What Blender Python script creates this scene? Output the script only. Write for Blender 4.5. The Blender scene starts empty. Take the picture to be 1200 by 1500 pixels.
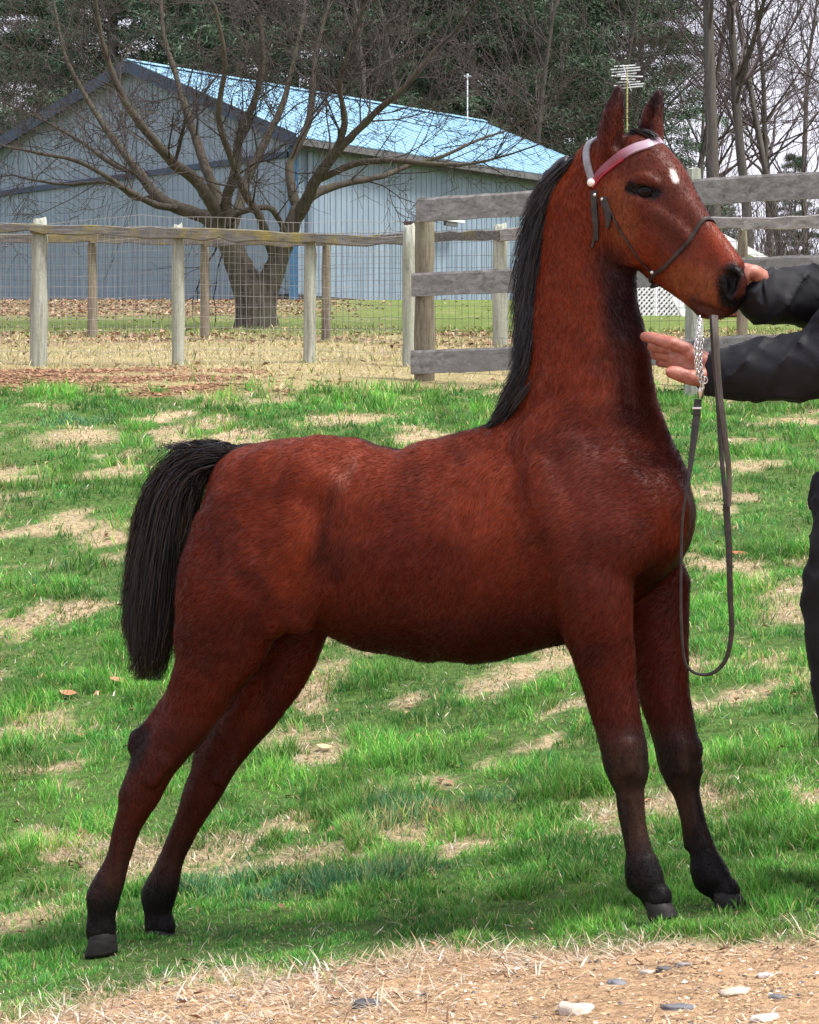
import bpy, math, random
import numpy as np
from mathutils import Vector, Matrix
sc = bpy.context.scene
COL = sc.collection

# ------------------------------------------------------------------ camera, sky, sun, exposure
F = 3720.0                      # focal length in photograph pixels (1200 wide)
CAMZ = 1.0
cam_d = bpy.data.cameras.new('camera'); cam = bpy.data.objects.new('camera', cam_d); COL.objects.link(cam)
cam.location = (0, 0, CAMZ); cam.rotation_euler = (math.pi/2, 0, 0)
cam_d.sensor_fit = 'HORIZONTAL'; cam_d.sensor_width = 36.0; cam_d.lens = 36.0*F/1200.0
cam_d.clip_start = 0.1; cam_d.clip_end = 3000
sc.camera = cam
SUN_EL, SUN_AZ = math.radians(60), math.radians(118)   # azimuth clockwise from +Y
world = bpy.data.worlds.new("World"); sc.world = world; world.use_nodes = True
nt = world.node_tree; nt.nodes.clear()
wo = nt.nodes.new('ShaderNodeOutputWorld'); wb = nt.nodes.new('ShaderNodeBackground')
sky = nt.nodes.new('ShaderNodeTexSky'); sky.sky_type = 'NISHITA'; sky.sun_disc = False
sky.sun_elevation = SUN_EL; sky.sun_rotation = SUN_AZ; sky.air_density = 1.0; sky.dust_density = 4.0; sky.ozone_density = 1.0
cloud = nt.nodes.new('ShaderNodeMixRGB'); cloud.blend_type = 'MIX'; cloud.inputs[0].default_value = 0.84
cloud.inputs[2].default_value = (6.1, 5.95, 6.8, 1)     # even overcast layer over the blue
nt.links.new(sky.outputs[0], cloud.inputs[1]); nt.links.new(cloud.outputs[0], wb.inputs[0])
wb.inputs[1].default_value = 0.10
nt.links.new(wb.outputs[0], wo.inputs[0])
sun_d = bpy.data.lights.new('sun', 'SUN'); sun_d.energy = 3.1; sun_d.angle = math.radians(17); sun_d.color = (1.0, 0.955, 0.89)
sun = bpy.data.objects.new('sun', sun_d); COL.objects.link(sun)
_sd = Vector((math.sin(SUN_AZ)*math.cos(SUN_EL), math.cos(SUN_AZ)*math.cos(SUN_EL), math.sin(SUN_EL)))
sun.rotation_euler = _sd.to_track_quat('Z', 'Y').to_euler(); sun.location = (5, -5, 12)
sc.view_settings.view_transform = 'Standard'; sc.view_settings.look = 'None'
sc.view_settings.gamma = 1; sc.view_settings.use_curve_mapping = False
sc.view_settings.exposure = 1.1
sc.render.engine = 'CYCLES'
sc.cycles.max_bounces = 6; sc.cycles.diffuse_bounces = 3; sc.cycles.glossy_bounces = 2; sc.cycles.transparent_max_bounces = 8

# ------------------------------------------------------------------ helpers
def tag(o, label=None, cat=None, group=None, kind=None):
    if label: o['label'] = label
    if cat: o['category'] = cat
    if group: o['group'] = group
    if kind: o['kind'] = kind
    return o
def empty(name, loc=(0,0,0), rz=0.0, label=None, cat=None, group=None):
    o = bpy.data.objects.new(name, None); COL.objects.link(o); o.empty_display_size = 0.1
    o.location = loc; o.rotation_euler = (0, 0, rz)
    return tag(o, label, cat, group)
def link_mesh(name, me, parent=None, mat=None):
    o = bpy.data.objects.new(name, me); COL.objects.link(o)
    if mat is not None:
        me.materials.clear(); me.materials.append(mat)
    if parent is not None: o.parent = parent
    return o
def np_mesh(name, V, Q=None, T=None, smooth=True, col=None, normals=None):
    """mesh from numpy arrays: quads Q (n,4) and/or triangles T (n,3); col = per-vertex rgb(a)"""
    V = np.asarray(V, np.float32); me = bpy.data.meshes.new(name)
    nq = 0 if Q is None else len(Q); ntr = 0 if T is None else len(T)
    loops = []
    if nq: loops.append(np.asarray(Q, np.int32).ravel())
    if ntr: loops.append(np.asarray(T, np.int32).ravel())
    L = np.concatenate(loops) if loops else np.zeros(0, np.int32)
    me.vertices.add(len(V)); me.vertices.foreach_set('co', V.ravel())
    me.loops.add(len(L)); me.loops.foreach_set('vertex_index', L)
    me.polygons.add(nq+ntr)
    starts = np.concatenate([np.arange(nq)*4, nq*4+np.arange(ntr)*3]).astype(np.int32)
    me.polygons.foreach_set('loop_start', starts)
    me.polygons.foreach_set('use_smooth', np.full(nq+ntr, smooth, dtype=bool))
    me.update(calc_edges=True); me.validate()
    if col is not None:
        a = me.color_attributes.new('Col', 'FLOAT_COLOR', 'POINT')
        c = np.ones((len(V), 4), np.float32); c[:, :np.asarray(col).shape[1]] = col
        a.data.foreach_set('color', c.ravel())
    return me
class MB:
    """collects simple solids, links them as ONE mesh"""
    def __init__(s): s.v = []; s.f = []; s.c = []; s.col = None
    def add(s, vs, fs):
        n = len(s.v); s.v.extend([tuple(p) for p in vs]); s.f.extend([tuple(i+n for i in f) for f in fs])
        if s.col is not None: s.c.extend([s.col]*len(vs))
    def box(s, c, size, rot=None, taper=1.0):
        hx, hy, hz = size[0]/2, size[1]/2, size[2]/2
        vs = []
        for z in (-1, 1):
            k = taper if z > 0 else 1.0
            for x, y in ((-1,-1),(1,-1),(1,1),(-1,1)):
                p = Vector((x*hx*k, y*hy*k, z*hz))
                if rot is not None: p = rot @ p
                vs.append(p+Vector(c))
        s.add(vs, [(3,2,1,0),(4,5,6,7),(0,1,5,4),(1,2,6,5),(2,3,7,6),(3,0,4,7)])
    def tube(s, pts, rad, n=6, cap=True, squash=None):
        pts = [Vector(p) for p in pts]; m = len(pts)
        if not hasattr(rad, '__len__'): rad = [rad]*m
        vs = []; up = None
        for i, p in enumerate(pts):
            d = (pts[min(i+1, m-1)]-pts[max(i-1, 0)])
            if d.length < 1e-9: d = Vector((0,0,1))
            d.normalize()
            if up is None:
                a = Vector((0,0,1)) if abs(d.z) < .9 else Vector((1,0,0)); up = d.cross(a).normalized()
            else:
                up = (up-d*up.dot(d)); up = up.normalized() if up.length > 1e-6 else d.orthogonal().normalized()
            w = d.cross(up)
            for k in range(n):
                t = 2*math.pi*k/n; vs.append(p+(up*math.cos(t)+w*math.sin(t))*rad[i])
        fs = [(i*n+k, i*n+(k+1) % n, (i+1)*n+(k+1) % n, (i+1)*n+k) for i in range(m-1) for k in range(n)]
        if cap: fs.append(tuple(range(n-1, -1, -1))); fs.append(tuple((m-1)*n+k for k in range(n)))
        s.add(vs, fs)
    def build(s, name, mat, parent=None, smooth=False, bevel=0.0):
        me = bpy.data.meshes.new(name); me.from_pydata(s.v, [], s.f)
        if smooth: me.polygons.foreach_set('use_smooth', np.ones(len(me.polygons), dtype=bool))
        if s.c:
            a = me.color_attributes.new('Col', 'FLOAT_COLOR', 'POINT')
            c = np.ones((len(s.v), 4), np.float32); c[:, :3] = np.array(s.c)[:, :3]; a.data.foreach_set('color', c.ravel())
        me.update(); o = link_mesh(name, me, parent, mat)
        if bevel > 0:
            b = o.modifiers.new('bevel', 'BEVEL'); b.width = bevel; b.segments = 2; b.limit_method = 'ANGLE'
        return o
# numpy value noise, 2D / 3D
def _h(ix, iy, iz, seed):
    n = (ix*374761393 + iy*668265263 + iz*2147483647 + seed*974711) & 0xffffffff
    n = ((n ^ (n >> 13))*1274126177) & 0xffffffff
    n = (n ^ (n >> 16)) & 0xffff
    return n/65535.0
def vnoise(x, y, z=None, seed=0):
    x = np.asarray(x, float); y = np.asarray(y, float)
    z = np.zeros_like(x) if z is None else np.asarray(z, float)
    ix, iy, iz = np.floor(x).astype(np.int64), np.floor(y).astype(np.int64), np.floor(z).astype(np.int64)
    fx, fy, fz = x-ix, y-iy, z-iz
    fx, fy, fz = fx*fx*(3-2*fx), fy*fy*(3-2*fy), fz*fz*(3-2*fz)
    r = 0
    for dx in (0, 1):
        for dy in (0, 1):
            for dz in (0, 1):
                w = (fx if dx else 1-fx)*(fy if dy else 1-fy)*(fz if dz else 1-fz)
                r = r+w*_h(ix+dx, iy+dy, iz+dz, seed)
    return r
def fbm(x, y, z=None, seed=0, o=4):
    s = 0; a = .5; t = 0
    for i in range(o):
        k = 2.03**i
        s = s+a*vnoise(np.asarray(x)*k+i*17.1, np.asarray(y)*k+i*5.3, None if z is None else np.asarray(z)*k, seed+i); t += a; a *= .5
    return s/t
def sstep(a, b, x):
    t = np.clip((np.asarray(x)-a)/(b-a), 0, 1); return t*t*(3-2*t)

# ------------------------------------------------------------------ materials
MATS = {}
def node_mat(name):
    m = bpy.data.materials.new(name); m.use_nodes = True; t = m.node_tree; t.nodes.clear()
    out = t.nodes.new('ShaderNodeOutputMaterial'); b = t.nodes.new('ShaderNodeBsdfPrincipled')
    t.links.new(b.outputs[0], out.inputs[0]); return m, t, b, out
def ramp(t, fac, stops):
    r = t.nodes.new('ShaderNodeValToRGB'); e = r.color_ramp.elements
    while len(e) < len(stops): e.new(0.5)
    for i, (p, c) in enumerate(stops): e[i].position = p; e[i].color = (*c, 1) if len(c) == 3 else c
    t.links.new(fac, r.inputs[0]); return r.outputs[0]
def tnoise(t, scale, detail=5, rough=.6, vec=None, stretch=None, dist=0.0):
    n = t.nodes.new('ShaderNodeTexNoise'); n.inputs['Scale'].default_value = scale; n.inputs['Detail'].default_value = detail
    n.inputs['Roughness'].default_value = rough; n.inputs['Distortion'].default_value = dist
    if vec is None:
        tc = t.nodes.new('ShaderNodeTexCoord'); vec = tc.outputs['Object']
    if stretch:
        mp = t.nodes.new('ShaderNodeMapping'); mp.inputs['Scale'].default_value = stretch; t.links.new(vec, mp.inputs[0]); vec = mp.outputs[0]
    t.links.new(vec, n.inputs['Vector']); return n.outputs['Fac']
def mixc(t, fac, a, b, mode='MIX'):
    m = t.nodes.new('ShaderNodeMixRGB'); m.blend_type = mode
    for k, v in ((0, fac), (1, a), (2, b)):
        if isinstance(v, (int, float)): m.inputs[k].default_value = v
        elif isinstance(v, tuple): m.inputs[k].default_value = (*v, 1) if len(v) == 3 else v
        else: t.links.new(v, m.inputs[k])
    return m.outputs[0]
def bump(t, b, h, strength=.4, dist=.01):
    n = t.nodes.new('ShaderNodeBump'); n.inputs['Strength'].default_value = strength; n.inputs['Distance'].default_value = dist
    t.links.new(h, n.inputs['Height']); t.links.new(n.outputs[0], b.inputs['Normal'])
def noisy(name, c1, c2, scale=8, rough=.8, stretch=None, bstr=.3, bdist=.005, c3=None, spec=.3, dist=0., lo=.35, hi=.65, metal=0., vec=None):
    m, t, b, o = node_mat(name)
    n = tnoise(t, scale, 6, .65, stretch=stretch, dist=dist)
    st = [(lo, c1), (hi, c2)] + ([(min(hi+.12, 1), c3)] if c3 else [])
    t.links.new(ramp(t, n, st), b.inputs['Base Color'])
    b.inputs['Roughness'].default_value = rough; b.inputs['Specular IOR Level'].default_value = spec; b.inputs['Metallic'].default_value = metal
    bump(t, b, n, bstr, bdist); MATS[name] = m; return m
def colmat(name, rough=.7, spec=.3, nscale=0, namp=.3, bstr=0., bdist=.003, stretch=None, sheen=0.):
    """colour comes from the mesh's own colour attribute, with fine noise on top"""
    m, t, b, o = node_mat(name)
    a = t.nodes.new('ShaderNodeVertexColor'); a.layer_name = 'Col'; c = a.outputs[0]
    if nscale:
        n = tnoise(t, nscale, 5, .65, stretch=stretch)
        g = ramp(t, n, [(.3, (1-namp,)*3), (.7, (1+namp,)*3)])
        c = mixc(t, 1.0, c, g, 'MULTIPLY')
        if bstr: bump(t, b, n, bstr, bdist)
    t.links.new(c, b.inputs['Base Color']); b.inputs['Roughness'].default_value = rough; b.inputs['Specular IOR Level'].default_value = spec
    if sheen: b.inputs['Sheen Weight'].default_value = sheen; b.inputs['Sheen Roughness'].default_value = .5
    MATS[name] = m; return m

# ------------------------------------------------------------------ implicit surfaces (smooth union of tapered, flattened limbs) -> surface nets
class SDF:
    def __init__(s): s.p = []
    def seg(s, A, B, rA, rB, L=(0,1,0), wA=None, wB=None, k=.03, sub=False):
        s.p.append(([(np.array(A, float), np.array(B, float), rA, rB, np.array(L, float)/np.linalg.norm(L), rA if wA is None else wA, rB if wB is None else wB)], k, sub))
    def chain(s, pts, L=(0,1,0), k=.03):
        """pts: (A, r) or (A, r, w), one smooth tapering limb through all of them"""
        if len(pts) < 2: return
        D = np.array([list(p[0])+[p[1], p[2] if len(p) > 2 else p[1]] for p in pts], float); m = len(D)
        seg = np.linalg.norm(np.diff(D[:, :3], axis=0), axis=1); out = []
        for i in range(m-1):
            n = int(min(6, max(1, seg[i]/(.35*min(D[i,3], D[i+1,3])+1e-6)))) if m > 2 else 1
            p0, p1, p2, p3 = D[max(i-1,0)], D[i], D[i+1], D[min(i+2,m-1)]
            for j in range(n):
                f = j/n; q = .5*(2*p1+(p2-p0)*f+(2*p0-5*p1+4*p2-p3)*f*f+(3*p1-p0-3*p2+p3)*f**3)
                q[3:] = p1[3:]+(p2[3:]-p1[3:])*(f*f*(3-2*f)*.5+f*.5); out.append(q)
        out.append(D[-1]); L = np.array(L, float)/np.linalg.norm(L)
        s.p.append(([(a[:3], b[:3], a[3], b[3], L, a[4], b[4]) for a, b in zip(out[:-1], out[1:])], k, False))
    @staticmethod
    def dist(P, pr):
        A, B, rA, rB, L, wA, wB = pr
        AB = B-A; l2 = float(AB@AB)
        o = P-A
        h = np.clip((o@AB)/l2, 0, 1) if l2 > 1e-12 else np.zeros(P.shape[:-1])
        o = o-h[..., None]*AB
        r = rA+(rB-rA)*h; w = wA+(wB-wA)*h
        ol = o@L; d2 = (o*o).sum(-1)-ol*ol; g = r/w
        q = np.sqrt(np.maximum(d2+(ol*g)**2, 1e-12))
        # first-order distance estimate for the flattened section
        gr = np.sqrt(np.maximum(d2+(ol*g*g)**2, 1e-12))/q
        return (q-r)/np.maximum(gr, .35)
    def mesh(s, name, h, disp=None, pad=.03):
        allp = [q for p in s.p if not p[2] for q in p[0]]
        lo = np.min([np.minimum(p[0]-max(p[2],p[5]), p[1]-max(p[3],p[6])) for p in allp], 0)-pad
        hi = np.max([np.maximum(p[0]+max(p[2],p[5]), p[1]+max(p[3],p[6])) for p in allp], 0)+pad
        n = np.ceil((hi-lo)/h).astype(int)+1
        D = np.full(n, 1.0, np.float32)
        ax = [lo[i]+h*np.arange(n[i]) for i in range(3)]
        def box(prs, k):
            a0 = np.min([np.minimum(p[0], p[1])-max(p[2],p[3],p[5],p[6]) for p in prs], 0)-2*k-3*h; a1 = np.max([np.maximum(p[0], p[1])+max(p[2],p[3],p[5],p[6]) for p in prs], 0)+2*k+3*h
            i0 = np.maximum(((a0-lo)/h).astype(int), 0); i1 = np.minimum(((a1-lo)/h).astype(int)+2, n); return i0, i1
        for segs, k, sub in s.p:
            g0, g1 = box(segs, k); sl = tuple(slice(g0[i], g1[i]) for i in range(3)); d = np.full(g1-g0, 1.0, np.float32)
            for pr in segs:
                i0, i1 = box([pr], k); G = np.stack(np.meshgrid(*[ax[i][i0[i]:i1[i]] for i in range(3)], indexing='ij'), -1)
                ls = tuple(slice(i0[i]-g0[i], i1[i]-g0[i]) for i in range(3)); dd = s.dist(G, pr).astype(np.float32)
                e = d[ls]; kk = .003; hh = np.clip(.5+.5*(e-dd)/kk, 0, 1); d[ls] = e*(1-hh)+dd*hh-kk*hh*(1-hh)
            c = D[sl]
            if sub:
                d = -d; hh = np.clip(.5-.5*(c-d)/k, 0, 1); D[sl] = c*(1-hh)+d*hh+k*hh*(1-hh)
            else:
                hh = np.clip(.5+.5*(c-d)/k, 0, 1); D[sl] = c*(1-hh)+d*hh-k*hh*(1-hh)
        if disp is not None:
            idx = np.argwhere(np.abs(D) < .03)
            P = lo+idx*h; D[tuple(idx.T)] += disp(P).astype(np.float32)
        return s.nets(name, D, lo, h)
    @staticmethod
    def nets(name, D, lo, h):
        S = D < 0; n = np.array(D.shape)
        c = np.zeros(n-1, np.int8)
        for dx in (0,1):
            for dy in (0,1):
                for dz in (0,1): c += S[dx:n[0]-1+dx, dy:n[1]-1+dy, dz:n[2]-1+dz]
        act = (c > 0) & (c < 8); cells = np.argwhere(act); idx = np.full(n-1, -1, np.int64); idx[act] = np.arange(len(cells))
        acc = np.zeros((len(cells), 3)); cnt = np.zeros(len(cells))
        cor = [(a,b,d) for a in (0,1) for b in (0,1) for d in (0,1)]
        for a in cor:
            for axn in range(3):
                if a[axn]: continue
                b = list(a); b[axn] = 1
                d0 = D[tuple((cells+a).T)]; d1 = D[tuple((cells+b).T)]
                m = (d0 < 0) != (d1 < 0)
                t = np.where(m, d0/np.where(m, d0-d1, 1), 0)
                p = np.array(a, float)[None]+0*acc; p[:, axn] = t
                acc += p*m[:, None]; cnt += m
        V = lo+h*(cells+acc/cnt[:, None])
        Q = []
        for axn in range(3):
            u, v = (axn+1) % 3, (axn+2) % 3
            s0 = [slice(1, n[i]-1) for i in range(3)]; s0[axn] = slice(0, n[axn]-1); s1 = list(s0); s1[axn] = slice(1, n[axn])
            a0 = S[tuple(s0)]; a1 = S[tuple(s1)]; e = np.argwhere(a0 != a1); sg = a0[tuple(e.T)]
            off = np.array([0 if i == axn else 1 for i in range(3)]); g = e+off
            eu = np.zeros(3, int); eu[u] = 1; ev = np.zeros(3, int); ev[v] = 1
            q = np.stack([idx[tuple((g-eu-ev).T)], idx[tuple((g-ev).T)], idx[tuple(g.T)], idx[tuple((g-eu).T)]], 1)
            q[~sg] = q[~sg][:, ::-1]; Q.append(q)
        Q = np.concatenate(Q)
        return V, Q
# ------------------------------------------------------------------ terrain height
PROF = np.array([(-60,-.4),(0,-.05),(4,.0),(6.3,.0065),(7.2,.085),(8,.20),(10,.57),(13,1.17),(17,1.905),(19,2.09),(22,2.44),(30,3.16),(38,4.0),(48,5.04),(60,5.3),(75,5.7),(200,8),(900,12)])
def prof(y):
    y = np.asarray(y, float); s = 0
    for d in (-.5, -.25, 0, .25, .5): s = s+np.interp(y+d*np.clip(.1*np.abs(y), .3, 3), PROF[:,0], PROF[:,1])
    return s/5
def hgt(x, y):
    x = np.asarray(x, float); y = np.asarray(y, float)
    xs = .12*np.clip(x, -3, 3)*(1-sstep(7, 16, y))
    far = sstep(25, 48, y)
    lump = (fbm(x*1.3, y*1.3, seed=5)-.5)*.09*(1-far)*sstep(6.0, 8, y)+(fbm(x*9, y*9, seed=9, o=2)-.5)*.022*(1-sstep(12, 20, y))
    return prof(y)+xs+lump
def at(u, v, Y): return Vector(((u-600)*Y/F, Y, CAMZ-(v-750)*Y/F))
def on_ground(u, v):
    ys = np.arange(4.3, 60, .02); xs = (u-600)*ys/F; vv = 750-(hgt(xs, ys)-CAMZ)*F/ys
    i = int(np.argmax(vv < v)); return float(xs[i]), float(ys[i])
# ------------------------------------------------------------------ the foal
TH = math.radians(20); FO = Vector((0.05, 6.0)); FZ = float(hgt(FO.x, FO.y))
fa = Vector((math.cos(TH), -math.sin(TH))); fb = Vector((math.sin(TH), math.cos(TH)))
def P(u, v, s=0.0):
    """pixel column/row on the plane lying s metres to the far side of the foal's mid-plane -> foal-local coordinates"""
    k = (u-600)/F
    t = (k*(FO.y+s*fb.y)-FO.x-s*fb.x)/(fa.x-k*fa.y)
    Y = FO.y+t*fa.y+s*fb.y
    return np.array((t, s, CAMZ-(v-750)*Y/F-FZ))
PX = 1/F*5.95
foal_mw = Matrix.Translation((FO.x, FO.y, FZ)) @ Matrix.Rotation(-TH, 4, 'Z')
def to_px(p):
    w = foal_mw @ Vector(p); return (600+F*w.x/w.y, 750-F*(w.z-CAMZ)/w.y)
foal = empty('foal', (FO.x, FO.y, FZ), -TH, 'red bay foal with black mane and tail, standing stretched out on the grass', 'foal')
B = SDF()
def ch(pts, s, k=.03, wf=1.0):
    """pts: u, v, r_px[, half width m[, s]]"""
    B.chain([(P(p[0], p[1], p[4] if len(p) > 4 else s), p[2]*PX, (p[3] if len(p) > 3 else p[2]*PX*wf)) for p in pts], k=k)
# trunk
ch([(395,765,106,.155),(470,772,124,.165),(560,808,150,.18),(690,810,163,.185),(790,795,152,.175),(870,770,125,.16)], 0, .05)
ch([(372,705,52,.12),(420,695,50,.13),(520,690,46,.11)], 0, .05)
ch([(640,690,46,.09),(715,668,40,.055),(790,655,60,.07)], 0, .05)          # withers
ch([(872,760,118,.16),(925,758,92,.13)], 0, .05)
ch([(942,748,66,.06,-.062),(940,775,60,.055,-.065)], 0, .04)                      # pectorals
ch([(948,748,66,.06,.062),(946,775,60,.055,.065)], 0, .04)
# neck
ch([(868,660,108,.13),(862,590,98,.10),(864,530,89,.083),(856,460,80,.070),(858,390,74,.062),(868,320,68,.058),(885,255,52,.055)], 0, .045)
ch([(800,640,30,.04),(796,560,22,.03),(800,470,20,.026),(805,380,22,.026),(822,290,24,.03)], 0, .04)   # crest
ch([(958,700,50,.07),(945,652,38,.045),(922,570,24,.028),(905,470,18,.022)], 0, .03)            # windpipe line
# shoulders, upper arms
for s in (-1, 1):
    du = 0 if s < 0 else 34
    ch([(800+du,650,45,.03,s*.085),(835+du,720,62,.04,s*.125),(885+du,790,60,.05,s*.135)], 0, .03)
    ch([(885+du,790,58,.05,s*.135),(858+du,850,52,.05,s*.125)], 0, .018)
for s in (-1, 1):   # haunches
    du = 0 if s < 0 else 28
    ch([(388+du,730,72,.05,s*.10),(350+du,795,80,.055,s*.125),(340+du,865,86,.06,s*.125)], 0, .022)
    ch([(340+du,865,86,.06,s*.125),(325+du,930,78,.058,s*.115)], 0, .04)
    ch([(430+du,810,70,.05,s*.12),(405+du,880,50,.045,s*.12)], 0, .03)
# relief: shoulder blade edge, triceps, stifle fold, point of hip
for s in (-1, 1):
    du = 0 if s < 0 else 30
    ch([(790+du,690,16,.02,s*.150),(812+du,770,22,.022,s*.172),(836+du,835,26,.024,s*.155)], 0, .035)
    ch([(905+du,690,20,.02,s*.118),(940+du,745,28,.025,s*.128),(935+du,800,26,.03,s*.118)], 0, .038)
    ch([(452+du,702,20,.020,s*.128),(480+du,712,14,.016,s*.14)], 0, .045)
    ch([(455+du,860,26,.02,s*.135),(440+du,905,24,.022,s*.125)], 0, .02)
    B.seg(P(500+du,722,s*.205), P(474+du,830,s*.212), 26*PX, 20*PX, wA=.018, wB=.016, k=.045, sub=True)      # hollow of the flank
# near fore
s = -.10
ch([(868,860,56,.060,-.125),(871,905,53,.058,-.115),(884,955,44,.050,-.105),(895,1010,37.5,.045,s),(905,1060,34,.042,s),(912,1092,34,.045,s),(918,1125,31,.042,s),(922,1158,20,.028,s),(928,1210,16.5,.022,s),(936,1250,18,.024,s),(941,1272,25,.032,s),(945,1287,27,.033,s),(954,1302,20,.027,s),(962,1314,22,.030,s)], s, .02)
B.seg(P(888,870,-.13), P(893,960,-.115), 30*PX, 26*PX, wA=.03, wB=.025, k=.03)
B.seg(P(925,1105,s), P(925,1130,s), 17*PX, 16*PX, wA=.03, wB=.028, k=.015)
# far fore
s = .095
ch([(955,860,58,.06,.115),(958,905,52,.056,.105),(965,955,44,.048,.10),(971,1010,38,.044,s),(984,1060,33,.041,s),(992,1094,32,.044,s),(999,1130,28,.040,s),(1007,1166,19,.027,s),(1020,1215,17,.022,s),(1031,1253,19,.024,s),(1037,1274,25,.032,s),(1042,1286,27,.033,s),(1053,1298,20,.027,s),(1062,1307,22,.030,s)], s, .02)
# near hind
s = -.105
ch([(330,915,72,.066,-.115),(305,985,56,.058,-.11),(278,1040,44,.048,s),(246,1090,35,.040,s),(228,1118,32,.036,s),(208,1160,29,.033,s),(187,1208,20,.025,s),(173,1256,17.5,.022,s),(158,1296,24,.031,s),(151,1314,26,.033,s),(149,1340,20,.027,s),(148,1364,23,.031,s)], s, .02)
ch([(262,1010,12,.014,s),(222,1062,13,.014,s),(207,1088,16,.018,s),(205,1118,15,.018,s),(188,1165,14,.017,s)], s, .018)
# far hind
s = .105
ch([(428,880,70,.062,.115),(412,950,62,.058,.115),(378,1020,50,.05,s),(345,1070,41,.043,s),(322,1108,35,.038,s),(300,1152,31,.034,s),(276,1203,22,.026,s),(252,1256,20,.023,s),(237,1298,26,.032,s),(231,1314,27,.033,s),(231,1338,20,.027,s),(234,1358,23,.030,s)], s, .02)
ch([(362,1000,13,.014,s),(318,1052,13,.014,s),(304,1078,15,.018,s),(296,1115,14,.018,s)], s, .018)
for s, kx in ((-.10, 0), (.095, 82)):
    B.seg(P(936+kx,1092,s), P(937+kx,1102,s), 9*PX, 9*PX, wA=.026, wB=.026, k=.010); B.seg(P(938+kx,1122,s), P(938+kx,1130,s), 8*PX, 8*PX, wA=.024, wB=.024, k=.010)
    B.seg(P(892+kx,1112,s), P(894+kx,1126,s), 9*PX, 8*PX, wA=.016, wB=.015, k=.012)        # pisiform
    B.seg(P(915+kx,1095,s-.043), P(917+kx,1125,s-.041), 12*PX, 11*PX, wA=.008, wB=.008, k=.012)
    B.seg(P(918+kx,1166,s), P(926+kx,1240,s), 6*PX, 6.5*PX, wA=.012, wB=.012, k=.006)       # flexor tendon
for s, kx in ((-.105, 0), (.105, 100)):
    B.seg(P(200+kx,1078,s), P(196+kx,1094,s), 11*PX, 11*PX, wA=.017, wB=.017, k=.010); B.seg(P(236+kx,1118,s-.035), P(222+kx,1142,s-.034), 14*PX, 12*PX, wA=.008, wB=.008, k=.012)
# grooves between cannon bone and tendons, pastern hollows
for s, L in ((-.10, ((917,1180),(925,1240))), (.095, ((1003,1180),(1018,1240))), (-.105, ((182,1200),(166,1262))), (.105, ((266,1205),(246,1262)))):
    for q in (-1, 1):
        B.seg(P(*L[0], s+q*.034), P(*L[1], s+q*.036), 4.5*PX, 4*PX, wA=.012, wB=.012, k=.008, sub=True)
for s, c in ((-.10, (958,1308)), (.095, (1052,1302)), (-.105, (134,1352)), (.105, (213,1346))): B.seg(P(*c, s-.04), P(c[0]+2, c[1]+6, s-.04), 7*PX, 6*PX, wA=.012, wB=.012, k=.012, sub=True)
# dock of the tail
ch([(385,690,30,.035),(345,676,24,.028),(315,684,20,.022)], 0, .03)
# ---------------- head, turned a little more to the camera than the body
HTH = math.radians(33)
ha = Vector((math.cos(HTH), -math.sin(HTH))); hb = Vector((math.sin(HTH), math.cos(HTH)))
_pw = foal_mw @ Vector(P(900, 260, 0)); HO = Vector((_pw.x, _pw.y))
foal_inv = foal_mw.inverted()
def H(u, v, s=0.0):
    k = (u-600)/F
    t = (k*(HO.y+s*hb.y)-HO.x-s*hb.x)/(ha.x-k*ha.y)
    Y = HO.y+t*ha.y+s*hb.y; X = HO.x+t*ha.x+s*hb.x
    return np.array(foal_inv @ Vector((X, Y, CAMZ-(v-750)*Y/F)))
HL = np.array((foal_mw.to_3x3().inverted() @ Vector((hb.x, hb.y, 0))))
HP = 1/F*5.75
def hc(pts, k=.02, L=None):
    B.chain([(H(p[0], p[1], p[4] if len(p) > 4 else 0), p[2]*HP, p[3]) for p in pts], L=HL if L is None else L, k=k)
hc([(905,262,60,.062),(925,282,70,.070),(948,312,74,.070),(972,345,62,.058),(1002,378,50,.046),(1030,405,42,.040),(1050,422,42,.040)], .02)
hc([(935,235,44,.052),(968,262,38,.058),(1000,300,26,.045),(1025,335,22,.032),(1050,365,20,.027),(1070,392,20,.028)], .02)     # forehead and nose bone
hc([(893,318,46,.020,-.052),(925,345,46,.022,-.046)], .022); hc([(893,318,46,.020,.052),(925,345,46,.022,.046)], .022)   # cheeks
hc([(960,395,14,.022),(1000,418,16,.022),(1030,440,20,.026)], .02)     # lower jaw
hc([(1062,405,27,.036),(1070,425,24,.036)], .015)                    # nose end
hc([(1062,442,17,.032),(1066,446,17,.030)], .01)                                        # upper lip
hc([(1034,452,15,.024),(1052,456,14,.022)], .01)                        # chin
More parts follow.
